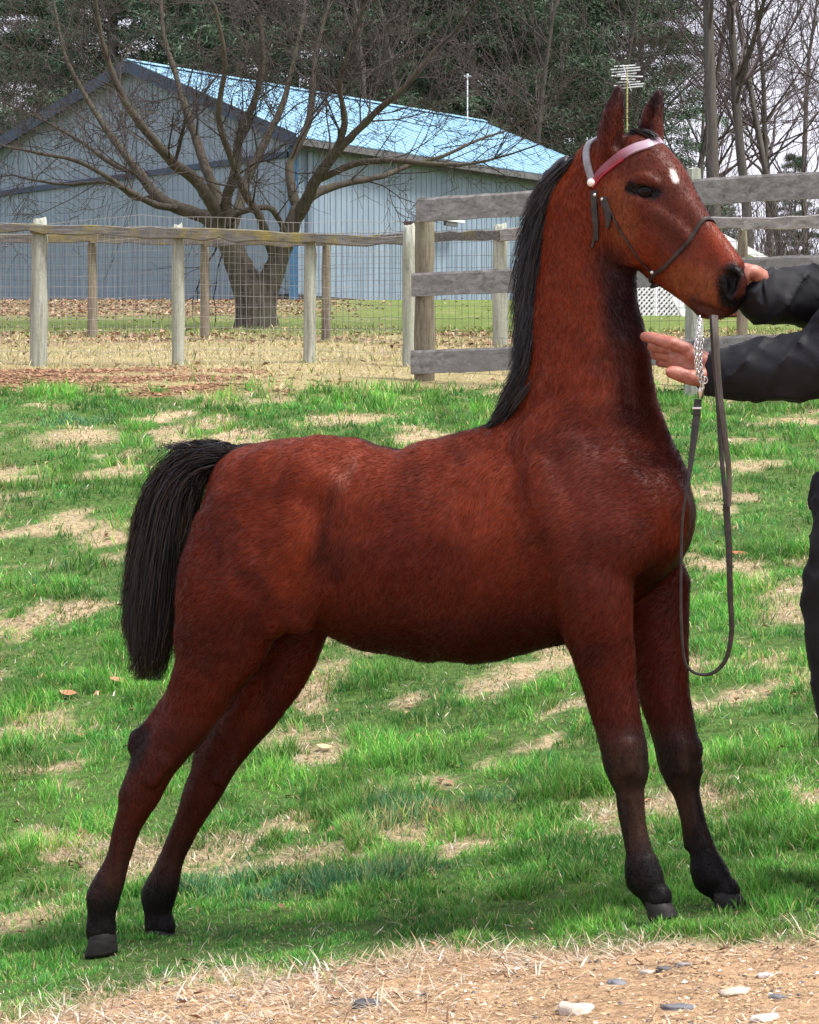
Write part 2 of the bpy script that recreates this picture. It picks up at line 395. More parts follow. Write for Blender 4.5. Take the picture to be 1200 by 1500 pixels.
for s in (-1, 1):
    hc([(930,268,8,.009,s*.066),(944,262,9,.010,s*.065),(962,270,7,.008,s*.058)], .008)        # upper lid and brow
    hc([(930,291,6,.006,s*.066),(946,297,6,.006,s*.062),(962,291,5,.005,s*.056)], .008)        # lower lid
    hc([(930,298,10,.009,s*.068),(985,330,9,.008,s*.048),(1005,350,7,.006,s*.042)], .014)    # cheek ridge
    hc([(1062,396,6,.009,s*.036),(1076,397,8,.011,s*.034),(1086,410,8,.011,s*.030),(1083,428,7,.010,s*.032),(1072,436,6,.008,s*.036)], .010)     # nostril wings
    hc([(1058,402,5,.006,s*.040),(1062,420,6,.007,s*.041),(1070,434,5,.006,s*.038)], .010)
    B.seg(H(1074,406,s*.046), H(1068,428,s*.047), 7*HP, 4.5*HP, L=HL, wA=.018, wB=.014, k=.006, sub=True)
    B.seg(H(1072,404,s*.046), H(1062,400,s*.047), 4.5*HP, 3*HP, L=HL, wA=.012, wB=.010, k=.005, sub=True)
    B.seg(H(945,281,s*.072), H(947,282,s*.072), 9*HP, 9*HP, L=HL, wA=.010, wB=.010, k=.006, sub=True)
    B.seg(H(1020,446,s*.036), H(1066,463,s*.030), 3.2*HP, 3*HP, L=HL, wA=.014, wB=.014, k=.005, sub=True)    # mouth line
# ears
def ear(base, mid, tip, s, tilt):
    b = H(*base, s); m = H(*mid, s*1.1); t = H(*tip, s*1.05)
    L = HL*math.cos(tilt)+np.array(foal_mw.to_3x3().inverted() @ Vector((ha.x, ha.y, 0)))*math.sin(tilt)
    B.chain([(b, 27*HP, .026), (b*.55+m*.45, 25*HP, .024), (m, 21*HP, .019), (m*.4+t*.6, 12*HP, .012), (t, 4*HP, .005)], L=L, k=.012)
    return L
ear((893,215), (897,172), (907,128), -.042, .5)
ear((951,212), (955,172), (966,134), .045, .5)
for s, base, tip in ((-1, (905,212), (912,145)), (1, (944,212), (957,150))):
    b = H(*base, s*.042); t = H(*tip, s*.045); fwd = np.array(foal_mw.to_3x3().inverted() @ Vector((ha.x, ha.y, 0)))*.006 + np.array((0,-.017,0))
    B.chain([], k=.01)
    B.seg(b+fwd, t+fwd*.6, 12*HP, 4*HP, L=fwd, wA=.013, wB=.006, k=.006, sub=True)
def foal_disp(Pn):
    x, y, z = Pn[:,0], Pn[:,1], Pn[:,2]
    d = (fbm(x*7, y*7, z*7, seed=21, o=3)-.5)*.010
    # ribs and coat folds, faint
    body = sstep(.35, .6, z)*(1-sstep(1.2, 1.3, z))
    d += body*(fbm((x-.35*z)*22, y*5, (z+.6*x)*11, seed=31, o=3)-.5)*.013*sstep(-.75, -.4, x)*(1-sstep(.1, .45, x))
    lower = 1-sstep(.42, .55, z)      # tendons and veins of the legs
    d += lower*(fbm(x*40, y*40, z*9, seed=41, o=2)-.5)*.004
    return d
VOX = .0063
V, Q = B.mesh('body', VOX, disp=foal_disp)
# a few smoothing rounds keep the grid from showing
def smooth_mesh(V, Q, it=2, lam=.5):
    E = np.concatenate([Q[:, [0,1]], Q[:, [1,2]], Q[:, [2,3]], Q[:, [3,0]]]); E = np.concatenate([E, E[:, ::-1]])
    cnt = np.bincount(E[:,0], minlength=len(V))[:, None]
    for i in range(it):
        for l in (lam, -lam*1.03):
            a = np.stack([np.bincount(E[:,0], V[E[:,1], j], len(V)) for j in range(3)], 1)/np.maximum(cnt, 1)
            V = V+l*(a-V)
    return V
V = smooth_mesh(V, Q, 3)
# coat colours, some shade and highlights painted in, in the foal's own coordinates
def px_of(V):
    W = V@np.array(foal_mw.to_3x3()).T+np.array(foal_mw.translation)
    return 600+F*W[:,0]/W[:,1], 750-F*(W[:,2]-CAMZ)/W[:,1]
def seg_d(V, a, b):
    a = np.array(a); b = np.array(b); ab = b-a; h = np.clip(((V-a)@ab)/(ab@ab), 0, 1); return np.linalg.norm(V-a-h[:,None]*ab, axis=1)
bay = np.array((.064,.0088,.0034)); bay2 = np.array((.118,.0190,.0058)); dark = np.array((.020,.0036,.0024)); blk = np.array((.0030,.0024,.0028)); sooty = np.array((.030,.0165,.0115)); tan = np.array((.19,.055,.019))
x, y, z = V.T
n1 = fbm(x*9, y*9, z*9, seed=3); n2 = fbm(x*30, y*30, z*30, seed=4, o=3); n3 = fbm(x*4, y*4, z*4, seed=8)
def mx(c, d, f): f = np.asarray(f)[:, None]; return c*(1-f)+np.asarray(d)*f
C = np.tile(bay, (len(V), 1))
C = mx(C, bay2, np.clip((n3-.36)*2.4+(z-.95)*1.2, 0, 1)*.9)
C = mx(C, dark, sstep(.48, .72, n1)*.45)
C = mx(C, bay2*1.1, sstep(.1, -.25, 0*x+np.abs(seg_d(V, P(470,700,-.15), P(440,850,-.15))-.0)*4-.25)*.5)      # lighter flank
C = mx(C, dark*.7, np.exp(-(seg_d(V, P(488,720,-.16), P(470,815,-.17))/.020)**2)*.55)  # shade of the flank hollow, painted into the coat
C = mx(C, dark*.7, (1-sstep(.06, .24, seg_d(V, P(560,970,-.05), P(820,960,-.05))))*.75)  # shaded underside of the belly, painted as darker coat
C = mx(C, bay2*1.25, (1-sstep(.01, .07, seg_d(V, P(455,720,-.16), P(420,850,-.18))))*.55)
C = mx(C, bay2*1.15, (1-sstep(.01, .09, seg_d(V, P(330,690,-.06), P(620,668,-.06))))*.6)  # top-lit highlights along back and rump, painted as lighter coat
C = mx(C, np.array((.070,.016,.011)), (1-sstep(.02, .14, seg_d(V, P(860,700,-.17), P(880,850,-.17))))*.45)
C = mx(C, dark*.6, (1-sstep(.015, .06, seg_d(V, P(935,770,-.12), P(950,860,-.07))))*.7)  # shoulder shadow where chest meets foreleg, painted dark
C = mx(C, dark*.6, (1-sstep(.01, .05, seg_d(V, P(975,800,-.03), P(960,880,0))))*.8)  # painted shade low on the chest between the forelegs
# neck: dark front edge and throat
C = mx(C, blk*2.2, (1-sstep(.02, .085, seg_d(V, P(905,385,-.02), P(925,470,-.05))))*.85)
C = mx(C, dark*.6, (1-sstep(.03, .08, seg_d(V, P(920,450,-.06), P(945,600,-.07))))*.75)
# legs: black from the knee down, sooty backs of the cannons
zl = z+.10*x*0
gz = .11*x      # ground under the foal rises towards its front
lg = z-gz
C = mx(C, dark, (1-sstep(.42, .62, lg))*.5)
front = x > 0
kn = np.where(front, .40, .20); wd = np.where(front, .14, .26)
f = 1-sstep(0, 1, (lg-kn+wd*.5+ (n1-.5)*.08)/wd)
C = mx(C, sooty, f*.9)
C = mx(C, blk*2.2, f*sstep(.47,.56,fbm(x*22,y*22,z*7,seed=19,o=3))*.7)
C = mx(C, blk*1.6, (1-sstep(.10, .20, lg+(n1-.5)*.07))*.95)
for s, a, b in ((-1, (922,1085), (924,1135)), (1, (1004,1085), (1008,1140))): C = mx(C, blk*1.5, (1-sstep(.025, .055, seg_d(V, P(*a, s*.1), P(*b, s*.1))))*.85)
hb_ = (1-sstep(.03, .07, seg_d(V, P(207,1085,-.105), P(203,1105,-.105)))); C = mx(C, blk*2, hb_*.8)
# back stripe
C = mx(C, blk*1.5, (1-sstep(.012, .03, seg_d(V, P(490,642,0), P(620,662,0))))*.8)
C = mx(C, blk*1.5, (1-sstep(.02, .05, seg_d(V, P(715,622,0), P(760,600,0))))*.8)
# dock black
C = mx(C, blk, (1-sstep(.045, .06, seg_d(V, P(352,668,0), P(290,690,0)))))
# head: darker brown face, orange cheek and muzzle sides, black nose, star, eye rims, ear rims
C = mx(C, np.array((.050,.013,.008)), (1-sstep(.03, .11, seg_d(V, H(940,235,-.02), H(1000,330,-.03))))*.8)
C = mx(C, tan*.8, (1-sstep(.015, .06, seg_d(V, H(905,285,-.07), H(915,335,-.07))))*.65)
C = mx(C, tan*.85, (1-sstep(.02, .07, seg_d(V, H(1000,415,-.04), H(1040,425,-.04))))*.8)
C = mx(C, (.18,.030,.012), (1-sstep(.02, .05, seg_d(V, H(1045,350,0), H(1072,378,0))))*.7)
C = mx(C, (.17,.030,.010), (1-sstep(.02, .07, seg_d(V, P(830,250,0), P(800,330,0))))*.6)
C = mx(C, blk*1.2, (1-sstep(-.012, .012, np.minimum(seg_d(V, H(1078,398,-.035), H(1080,440,-.02)), seg_d(V, H(1064,415,-.042), H(1070,440,-.03)))-.026+(n2-.5)*.02)))
C = mx(C, blk*1.2, (1-sstep(.030, .045, seg_d(V, H(1085,412,0.02), H(1075,448,.02)))))
C = mx(C, (.045,.016,.012), (1-sstep(.012, .03, seg_d(V, H(1015,446,-.03), H(1050,464,-.02))))*.85)
C = mx(C, blk, (1-sstep(.013, .024, seg_d(V, H(928,275,-.066), H(960,284,-.056))))*.97)
C = mx(C, blk, (1-sstep(.012, .022, seg_d(V, H(936,277,.062), H(954,284,.062))))*.95)
C = mx(C, np.array((.75,.70,.66)), (1-sstep(.006, .013, seg_d(V, H(987,248,-.042), H(991,262,-.044)))))
for s, b, t in ((-1, (893,215), (907,128)), (1, (951,212), (966,134))):
    C = mx(C, blk*2, (1-sstep(.01, .03, seg_d(V, H(*t, s*.044), H(t[0]-3, t[1]+22, s*.044))))*.85)
C = mx(C, dark*.8, (1-sstep(.02,.05, seg_d(V, H(900,215,-.04), H(905,150,-.04))))*.7)
C = mx(C, dark*.8, (1-sstep(.02,.05, seg_d(V, H(950,215,.04), H(962,150,.04))))*.7)
C = mx(C, blk*2, (1-sstep(.02, .045, seg_d(V, H(925,188,0), H(940,200,0))))*.9)
C *= (.85+.3*n2)[:, None]
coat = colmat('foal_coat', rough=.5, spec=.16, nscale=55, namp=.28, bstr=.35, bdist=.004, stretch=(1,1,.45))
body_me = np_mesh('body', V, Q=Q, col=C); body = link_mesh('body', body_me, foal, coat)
from mathutils.bvhtree import BVHTree
bvh = BVHTree.FromPolygons([tuple(p) for p in V.tolist()], Q.tolist())
cam_local = foal_inv @ Vector((0, 0, CAMZ))
def ray(u, v, lift=0.0):
    """point of the foal's near surface seen along a direction, foal-local"""
    d = (foal_inv.to_3x3() @ Vector(((u-600)/F, 1, -(v-750)/F))).normalized()
    p, n, i, dist = bvh.ray_cast(cam_local, d)
    if p is None:
        q = Vector(H(u, v, 0)); p, n, i, dist = bvh.find_nearest(q)
    return p+n*lift, n
black_leather = noisy('black_leather', (.012,.010,.010), (.035,.028,.024), 60, .42, bstr=.3, bdist=.001)
brown_leather = noisy('worn_leather', (.016,.012,.010), (.075,.058,.045), 40, .5, stretch=(1,1,.2), bstr=.3, bdist=.001)
silver, t_, b_, o_ = node_mat('silver'); b_.inputs['Base Color'].default_value = (.62,.61,.60,1); b_.inputs['Metallic'].default_value = 1; b_.inputs['Roughness'].default_value = .28
pearl, t_, b_, o_ = node_mat('white_concho'); b_.inputs['Base Color'].default_value = (.78,.74,.70,1); b_.inputs['Roughness'].default_value = .25
horn = noisy('hoof_horn', (.006,.005,.005), (.020,.017,.016), 30, .6, stretch=(1,1,4), bstr=.4, bdist=.002)
# hooves
def hoof(top, bl, br, s, yaw=0.0):
    """horn wall: ring at the coronet, wider ring on the ground; bl/br heel and toe on the ground"""
    T = Vector(P(*top, s)); A = Vector(P(*bl, s)); Bp = Vector(P(*br, s)); n = 18; mb = MB(); vs = []
    ln = (Bp-A).length; c = (A+Bp)/2; ax = (Bp-A).normalized(); lat = Vector((0,1,0))
    for lv, k, rw in ((0, 1.0, .98), (.12, 1.02, 1.0), (.55, .90, .92), (.92, .80, .84), (1.0, .74, .78)):
        o = c.lerp(T, lv)
        for i in range(n):
            a = 2*math.pi*i/n; ca, sa = math.cos(a), math.sin(a)
            heel = .80 if ca < -.6 else 1.0
            vs.append(o+ax*ca*ln*.5*k*heel+lat*sa*ln*.44*rw)
    fs = [(i*n+k, i*n+(k+1)%n, (i+1)*n+(k+1)%n, (i+1)*n+k) for i in range(4) for k in range(n)]
    fs += [tuple(range(n-1,-1,-1)), tuple(range(4*n, 5*n))]
    mb.add(vs, fs); o = mb.build('hoof', horn, foal, smooth=True); return o
hoof((958,1316), (948,1350), (995,1343), -.10)
hoof((1060,1305), (1044,1333), (1097,1328), .095)
hoof((149,1366), (122,1402), (170,1397), -.105)
hoof((233,1360), (212,1388), (258,1382), .105)
# eyes
eye_m, t_, b_, o_ = node_mat('eye_dark'); b_.inputs['Base Color'].default_value = (.003,.002,.002,1); b_.inputs['Roughness'].default_value = .06; b_.inputs['Specular IOR Level'].default_value = .14
def ball(name, c, r, mat, parent, n=14, sq=(1,1,1), m=None):
    mb = MB(); vs = []; fs = []
    for i in range(n//2+1):
        ph = math.pi*i/(n//2)
        for k in range(n):
            a = 2*math.pi*k/n; q = Vector((math.sin(ph)*math.cos(a)*r*sq[0], math.sin(ph)*math.sin(a)*r*sq[1], math.cos(ph)*r*sq[2]))
            if m is not None: q = m @ q
            vs.append(Vector(c)+q)
    for i in range(n//2):
        for k in range(n): fs.append((i*n+k, (i+1)*n+k, (i+1)*n+(k+1)%n, i*n+(k+1)%n))
    mb.add(vs, fs); return mb.build(name, mat, parent, smooth=True)
for s in (-1, 1):
    p = Vector(H(946, 281, s*.0575)); ball('eye', p, .0185, eye_m, foal, m=Matrix.Diagonal((1.15,.9,.95)))
# ---- strands
def strands(name, roots, ctrl, width, mat, parent, K=9, col=None, twist=0.6, seed=3, tipw=.25):
    """roots unused when ctrl (N,M,3) gives each strand's own control points; a ribbon follows each"""
    rs = np.random.RandomState(seed); N, M, _ = ctrl.shape
    tt = np.linspace(0, M-1.0001, K); i0 = tt.astype(int); f = tt-i0
    g = lambda i: ctrl[:, np.clip(i, 0, M-1)]
    p0, p1, p2, p3 = g(i0-1), g(i0), g(i0+1), g(i0+2); f = f[None, :, None]
    C = .5*((2*p1)+(-p0+p2)*f+(2*p0-5*p1+4*p2-p3)*f**2+(-p0+3*p1-3*p2+p3)*f**3)
    T = np.gradient(C, axis=1); T /= np.linalg.norm(T, axis=2, keepdims=True)+1e-9
    R = rs.normal(size=(N,1,3)); Wd = np.cross(T, R); Wd /= np.linalg.norm(Wd, axis=2, keepdims=True)+1e-9
    w = (width*rs.uniform(.6, 1.3, (N,1,1)))*np.interp(np.linspace(0,1,K), [0,.15,.7,1], [.7,1,.7,tipw*.6])[None,:,None]
    Vv = np.stack([C-Wd*w*.5, C+Wd*w*.5], 2).reshape(-1, 3)
    base = (np.arange(N)*K*2)[:,None]+(np.arange(K-1)*2)[None]; base = base.ravel()
    Qq = np.stack([base, base+1, base+3, base+2], 1)
    cc = np.repeat(col, K*2, axis=0) if col is not None else None
    return link_mesh(name, np_mesh(name, Vv, Q=Qq, col=cc), parent, mat)
hair_m = colmat('black_hair', rough=.42, spec=.45)
def haircol(N, rs, brown=.25):
    c = np.tile((.0055,.0055,.0075), (N,1))*rs.uniform(.6, 1.8, (N,1)); k = rs.rand(N) < brown
    c[k] = np.array((.030,.016,.009))*rs.uniform(.5, 1.5, (k.sum(),1)); return c
rs = np.random.RandomState(7)
# tail
TG = [(368,672,10,.02),(340,668,20,.035),(306,668,33,.05),(270,688,44,.06),(248,735,48,.062),(238,790,45,.06),(230,850,44,.058),(224,905,38,.05),(221,938,30,.042),(218,968,22,.034)]
cen = np.array([P(u, v, 0) for u, v, r, w in TG]); rad = np.array([r*PX for *_, r, w in TG]); wid = np.array([w for *_, w in TG])
TS = SDF(); TS.chain([(cen[i], rad[i]*.66, wid[i]*.66) for i in range(1, len(TG)-3)], k=.02)
tv, tq = TS.mesh('tail', .008, disp=lambda p: (fbm((p[:,0]+p[:,2]*.15)*60, p[:,1]*60, p[:,2]*4, seed=2, o=2)-.5)*.02)
tail = link_mesh('tail', np_mesh('tail', smooth_mesh(tv, tq, 1), Q=tq, col=np.tile((.006,.006,.008), (len(tv),1))), foal, hair_m)
N = 12000; t0 = rs.rand(N)**1.3*4.0; t1 = np.clip(t0+rs.uniform(4.5, 8.5, N), 0, 9.0)-rs.rand(N)**2*1.6
ang = rs.rand(N)*2*np.pi; rr = np.sqrt(rs.rand(N))*np.where(rs.rand(N) < .12, 1.22, 1)
M = 8; ctrl = np.zeros((N, M, 3))
wob = rs.normal(size=(N,3))*.006
for j in range(M):
    f = j/(M-1); tcur = t0+(t1-t0)*f
    c = np.stack([np.interp(tcur, np.arange(len(TG)), cen[:,i]) for i in range(3)], 1)
    c0 = np.stack([np.interp(np.clip(tcur-.3,0,9), np.arange(len(TG)), cen[:,i]) for i in range(3)], 1); c1 = np.stack([np.interp(np.clip(tcur+.3,0,9), np.arange(len(TG)), cen[:,i]) for i in range(3)], 1)
    d = c1-c0; d /= np.linalg.norm(d, axis=1, keepdims=True)+1e-9
    n = np.stack([-d[:,2], 0*d[:,0], d[:,0]], 1)      # in the tail's own plane
    r = np.interp(tcur, np.arange(len(TG)), rad); w = np.interp(tcur, np.arange(len(TG)), wid)
    spread = (.60+.62*f**1.5)*rr
    ctrl[:, j] = c+n*(np.sin(ang)*spread*r)[:,None]+np.array((0,1,0))*(np.cos(ang)*spread*w)[:,None]+wob*math.sin(f*5)+rs.normal(size=(N,3))*.0024
strands('tail_hair', None, ctrl, .0015, hair_m, tail, K=7, col=haircol(N, rs, .2), seed=1)
# wispy brown ends and strays along the dock
N = 3400; ctrl = np.zeros((N, 5, 3)); t0 = rs.uniform(2.6, 8.0, N); sd = np.where(rs.rand(N) < .6, 1, -.8); sd = np.where(t0 > 6.0, rs.uniform(-1, 1, N), sd)
for j in range(5):
    tc = np.clip(t0+j*.42, 0, 9); c = np.stack([np.interp(tc, np.arange(len(TG)), cen[:,i]) for i in range(3)], 1); r = np.interp(tc, np.arange(len(TG)), rad)
    ctrl[:, j] = c+np.array((-1,0,0))*(r*sd*(.9+.035*j*rs.rand(N)*3))[:,None]+np.array((0,1,0))*(rs.uniform(-1,1,N)*.04)[:,None]+np.array((0,0,-.012*j))+rs.normal(size=(N,3))*.002
cc = np.array((.030,.020,.010))*rs.uniform(.2,1.8,(N,1))
strands('tail_wisps', None, ctrl, .0016, hair_m, tail, K=6, col=cc, seed=2)
N = 260; ctrl = np.zeros((N, 4, 3)); uu = rs.uniform(258, 352, N)
b0 = np.array([P(u, 652+abs(u-315)*.12, rs.uniform(-.03,.03)) for u in uu])
dr = np.stack([-.35-rs.rand(N)*.8, rs.normal(size=N)*.3, .45+rs.rand(N)*.5], 1)
for j in range(4): ctrl[:, j] = b0+dr*(j*.011*rs.uniform(.6,1.3,(N,1)))+np.array((-.004,0,-.002))*j*j
strands('dock_hair', None, ctrl, .0016, hair_m, tail, K=5, col=haircol(N, rs, .1), seed=3)
# mane
MG = [(842,226,8,.02),(824,240,15,.03),(800,275,20,.034),(782,330,24,.036),(774,400,26,.036),(773,470,26,.036),(770,535,22,.034),(754,582,18,.03),(734,614,12,.022),(712,636,6,.014)]
mc = np.array([P(u+(4 if i < 7 else 0), v, -.012) for i, (u, v, r, w) in enumerate(MG)]); mr = np.array([r*PX for *_, r, w in MG]); mw_ = np.array([w for *_, w in MG])
MS = SDF(); MS.chain([(mc[i], mr[i]*.72, mw_[i]*.9) for i in range(1, len(MG))], k=.02)
mv, mq = MS.mesh('mane', .007, disp=lambda p: (fbm((p[:,0]+p[:,2]*.12)*70, p[:,1]*60, p[:,2]*5, seed=12, o=2)-.5)*.02)
mane = link_mesh('mane', np_mesh('mane', smooth_mesh(mv, mq, 1), Q=mq, col=np.tile((.006,.0055,.007), (len(mv),1))), foal, hair_m)
N = 8500; t0 = rs.rand(N)*7.8; t1 = np.clip(t0+rs.uniform(1.2, 3.2, N), 0, 9); M = 6; ctrl = np.zeros((N, M, 3)); ang = rs.rand(N)*2*np.pi; rr = np.sqrt(rs.rand(N))
st = np.stack([np.interp(t0, np.arange(10), mc[:,i]) for i in range(3)], 1)
for j in range(M):
    f = j/(M-1); tc = t0+(t1-t0)*f
    c = np.stack([np.interp(tc, np.arange(10), mc[:,i]) for i in range(3)], 1); r = np.interp(tc, np.arange(10), mr); w = np.interp(tc, np.arange(10), mw_)
    k = (.55+.55*f)
    ctrl[:, j] = c+np.array((1,0,0))*(np.sin(ang)*rr*r*k+r*.55*(1-f)-r*.2*f)[:,None]+np.array((0,1,0))*((np.cos(ang)*rr*w*k-.012*f))[:,None]+rs.normal(size=(N,3))*.0018
strands('mane_hair', None, ctrl, .0015, hair_m, mane, K=6, col=haircol(N, rs, .22), seed=5)
N = 420; ctrl = np.zeros((N, 4, 3)); uu = rs.uniform(0, 1, N)       # the tuft lifting off the poll and the sparse edge at the withers
for j in range(4):
    ctrl[:, j] = np.stack([P(838-26*k*j/3*1.2-10*k, 232+30*k*uu_+6*j, rs.uniform(-.02,.02)) for k, uu_ in zip(rs.rand(N), uu)])
strands('poll_tuft', None, ctrl, .0016, hair_m, mane, K=5, col=haircol(N, rs, .1), seed=6)
N = 300; ctrl = np.zeros((N, 4, 3)); a = rs.rand(N)
base = []
for i in range(N):
    u0 = 772-60*a[i]+rs.uniform(-6, 10); v0 = 560+70*a[i]+rs.uniform(-6, 8); p, n = ray(u0, v0, .002); base.append(tuple(p))
base = np.array(base)
for j in range(4): ctrl[:, j] = base+np.array((-.012,-.001,-.016))*j*rs.uniform(.6,1.5,(N,1))+np.array((0,-.003,0))*math.sin(j)
strands('mane_edge', None, ctrl, .0018, hair_m, mane, K=5, col=haircol(N, rs, .3), seed=8)
# forelock between the ears
N = 700; ctrl = np.zeros((N, 4, 3)); q0 = np.array([H(rs.uniform(922,944), rs.uniform(188,196), rs.uniform(-.03,.03)) for _ in range(N)])
for j in range(4): ctrl[:, j] = q0+np.array(H(950,203,0)-H(930,192,0))*(j*.38*rs.uniform(.6,1.2,(N,1)))+np.array((0,0,.004))*math.sin(j)
flk = strands('forelock', None, ctrl, .0018, hair_m, foal, K=5, col=haircol(N, rs, .3), seed=9)
# short coat, single slivers lying along the hair's own direction
def coat_hair(N=180000, seed=11):
    rs = np.random.RandomState(seed)
    a, b, c, d = V[Q[:,0]], V[Q[:,1]], V[Q[:,2]], V[Q[:,3]]
    nn = np.cross(c-a, d-b); ar = np.linalg.norm(nn, axis=1); nn = nn/ar[:,None]
    k = rs.choice(len(Q), N, p=ar/ar.sum()); u = rs.rand(N,1); w = rs.rand(N,1)
    p = (a[k]*(1-u)+b[k]*u)*(1-w)+(d[k]*(1-u)+c[k]*u)*w; n = nn[k]
    ctr = V.mean(0)
    if ((V[Q[:,0]]-ctr)*nn).sum(1).mean() < 0: n = -n
    hgt_ = p[:,2]; fl = np.zeros((N,3)); bodyf = sstep(.5,.7,hgt_)*(1-sstep(1.15,1.3,hgt_))
    fl[:,2] = -1; fl[:,0] = -1.0*bodyf+.25*(1-bodyf); fl[:,1] = 0
    hd = sstep(1.35,1.5,hgt_)*sstep(.45,.6,p[:,0]); fl[:,0] += hd*.7
    sw = (fbm(p[:,0]*6, p[:,1]*6, p[:,2]*6, seed=77, o=3)-.5)*2.6
    fl = fl/np.linalg.norm(fl, axis=1, keepdims=True)
    sd = np.cross(n, fl); fl = fl*np.cos(sw)[:,None]+sd*np.sin(sw)[:,None]
    fl += rs.normal(size=(N,3))*.22; fl -= n*(fl*n).sum(1, keepdims=True); fl /= np.linalg.norm(fl, axis=1, keepdims=True)+1e-9
    sd = np.cross(n, fl); L = rs.uniform(.008,.017,(N,1))*np.where(hgt_<.5, .5, 1)[:,None]*(1-.55*hd[:,None])
    lift = rs.uniform(.10,.34,(N,1)); wd = .00085
    tip = p+fl*L+n*L*lift
    Vv = np.stack([p-sd*wd, p+sd*wd, tip], 1).reshape(-1,3); T = np.arange(3*N).reshape(N,3)
    col = C[Q[k,0]]*rs.uniform(.65,1.5,(N,1))
    # keep hair off the wet nose and the eye
    return np_mesh('coat_hair', Vv, T=T, col=np.repeat(col, 3, axis=0))
hairc = colmat('coat_hair', rough=.65, spec=.06)
ch_o = link_mesh('coat_hair', coat_hair(), foal, hairc); ch_o['kind'] = 'stuff'

# ------------------------------------------------------------------ halter (worn: a thing of its own)
halter = empty('halter', (FO.x, FO.y, FZ), -TH, 'show halter on the foal with a pink browband, white side button and thin black noseband', 'halter')
def strap(name, pts, width, thick, mat, parent, n=40, wprof=None, cols=None, snap=True, wdir=None):
    """flat strap through points, lying on the coat"""
    P_ = [Vector(p) for p in pts]; M_ = len(P_); out = []
    for i in range(n):
        t = i/(n-1)*(M_-1.0001); k = int(t); f = t-k
        g = lambda a: P_[min(max(a, 0), M_-1)]
        p = .5*((2*g(k))+(-g(k-1)+g(k+1))*f+(2*g(k-1)-5*g(k)+4*g(k+1)-g(k+2))*f*f+(-g(k-1)+3*g(k)-3*g(k+1)+g(k+2))*f**3)
        nrm = Vector(wdir) if wdir else Vector((0,-1,0))
        if snap:
            q, nn, ii, dd = bvh.find_nearest(p); 
            if nn.dot(p-q) < 0 and dd > .02: pass
            p = q+nn*(thick*.6+.001); nrm = nn
        out.append([p, nrm])
    if snap:
        for it in range(6):
            o2 = [q[0].copy() for q in out]
            for i in range(1, n-1): o2[i] = (out[i-1][0]+out[i][0]*2+out[i+1][0])/4
            n2 = [q[1].copy() for q in out]
            for i in range(1, n-1): n2[i] = (out[i-1][1]+out[i][1]*2+out[i+1][1]).normalized()
            for i in range(n): out[i] = [o2[i], n2[i]]
    vs = []; cs = []
    for i, (p, nrm) in enumerate(out):
        d = (out[min(i+1, n-1)][0]-out[max(i-1, 0)][0]).normalized(); sdv = d.cross(nrm).normalized(); up = sdv.cross(d).normalized()
        w = width*(wprof(i/(n-1)) if wprof else 1)
        for a, b in ((-.5,-.5),(-.46,.5),(0,.75),(.46,.5),(.5,-.5)): vs.append(p+sdv*w*a+up*thick*b)
        if cols is not None: cs += [cols(i/(n-1))]*5
    m = 5; fs = [(i*m+k, i*m+(k+1)%m, (i+1)*m+(k+1)%m, (i+1)*m+k) for i in range(n-1) for k in range(m)]+[tuple(range(m-1,-1,-1)), tuple((n-1)*m+k for k in range(m))]
    mb = MB(); mb.v = vs; mb.f = fs; mb.c = cs; mb.col = None
    return mb.build(name, mat, parent, smooth=False)
def mirror_h(p):
    p = Vector(p); o = Vector(H(950, 300, 0)); L = Vector(HL); return p-L*2*(p-o).dot(L)
band_m = colmat('browband_satin', rough=.4, spec=.5)
near = [ray(u, v)[0] for u, v in ((868,268),(880,252),(896,238),(914,226),(934,216),(952,211))]
far = [Vector(H(968,212,.03)), mirror_h(near[2]), mirror_h(near[0])]
def bc(t):
    if t < .06: return (.30,.02,.03)
    a = np.array((.19,.050,.075)); b = np.array((.34,.24,.30)); r0 = np.array((.16,.012,.025))
    return tuple(r0+(a-r0)*min(1,(t-.06)/.15)) if t < .36 else tuple(a+(b-a)*min(1, max(0,(t-.36)/.14)))
strap('browband', near+far, .022, .004, band_m, halter, 60, wprof=lambda t: .45+.65*min(1, t/.35), cols=bc)
strap('browband_edge', [p+Vector((.002,-.002,-.012)) for p in near[:4]], .006, .003, noisy('red_trim', (.22,.01,.02), (.30,.02,.03), 30, .4), halter, 30)
crown_m = noisy('crown_strap', (.15,.155,.17), (.26,.265,.29), 25, .6)
cp = [ray(u, v)[0] for u, v in ((869,266),(863,248),(860,230),(863,212))]
strap('crownpiece', cp+[Vector(P(880,196,0)), mirror_h(cp[2]), mirror_h(cp[0])], .018, .004, crown_m, halter, 50)
p, n = ray(868, 268); ball('button', p+n*.006, .0095, pearl, halter, m=None)
for uv in ((873,286),(884,292)): p, n = ray(*uv); ball('stud', p+n*.004, .005, silver, halter)
for pts, w in ((((872,280),(872,300),(874,325),(876,352)), .016), (((884,290),(890,305),(893,320),(892,334)), .017)):
    strap('cheek_tab', [ray(*q)[0] for q in pts], w, .005, black_leather, halter, 20, wprof=lambda t: 1-.5*max(0, t-.6)/.4)
strap('throat_latch', [ray(*q)[0] for q in ((874,330),(872,348),(868,362))], .006, .004, black_leather, halter, 16)
strap('cheek_cord', [ray(*q)[0] for q in ((892,300),(905,330),(925,362),(945,388),(956,402))], .0038, .003, black_leather, halter, 30)
nb = [ray(*q)[0] for q in ((1031,322),(1015,345),(998,366),(978,388),(960,401))]
strap('noseband', [mirror_h(nb[4]), mirror_h(nb[2])]+[Vector(H(1042,326,0))]+nb+[Vector(H(958,408,0)), mirror_h(nb[4])], .0085, .004, black_leather, halter, 90)
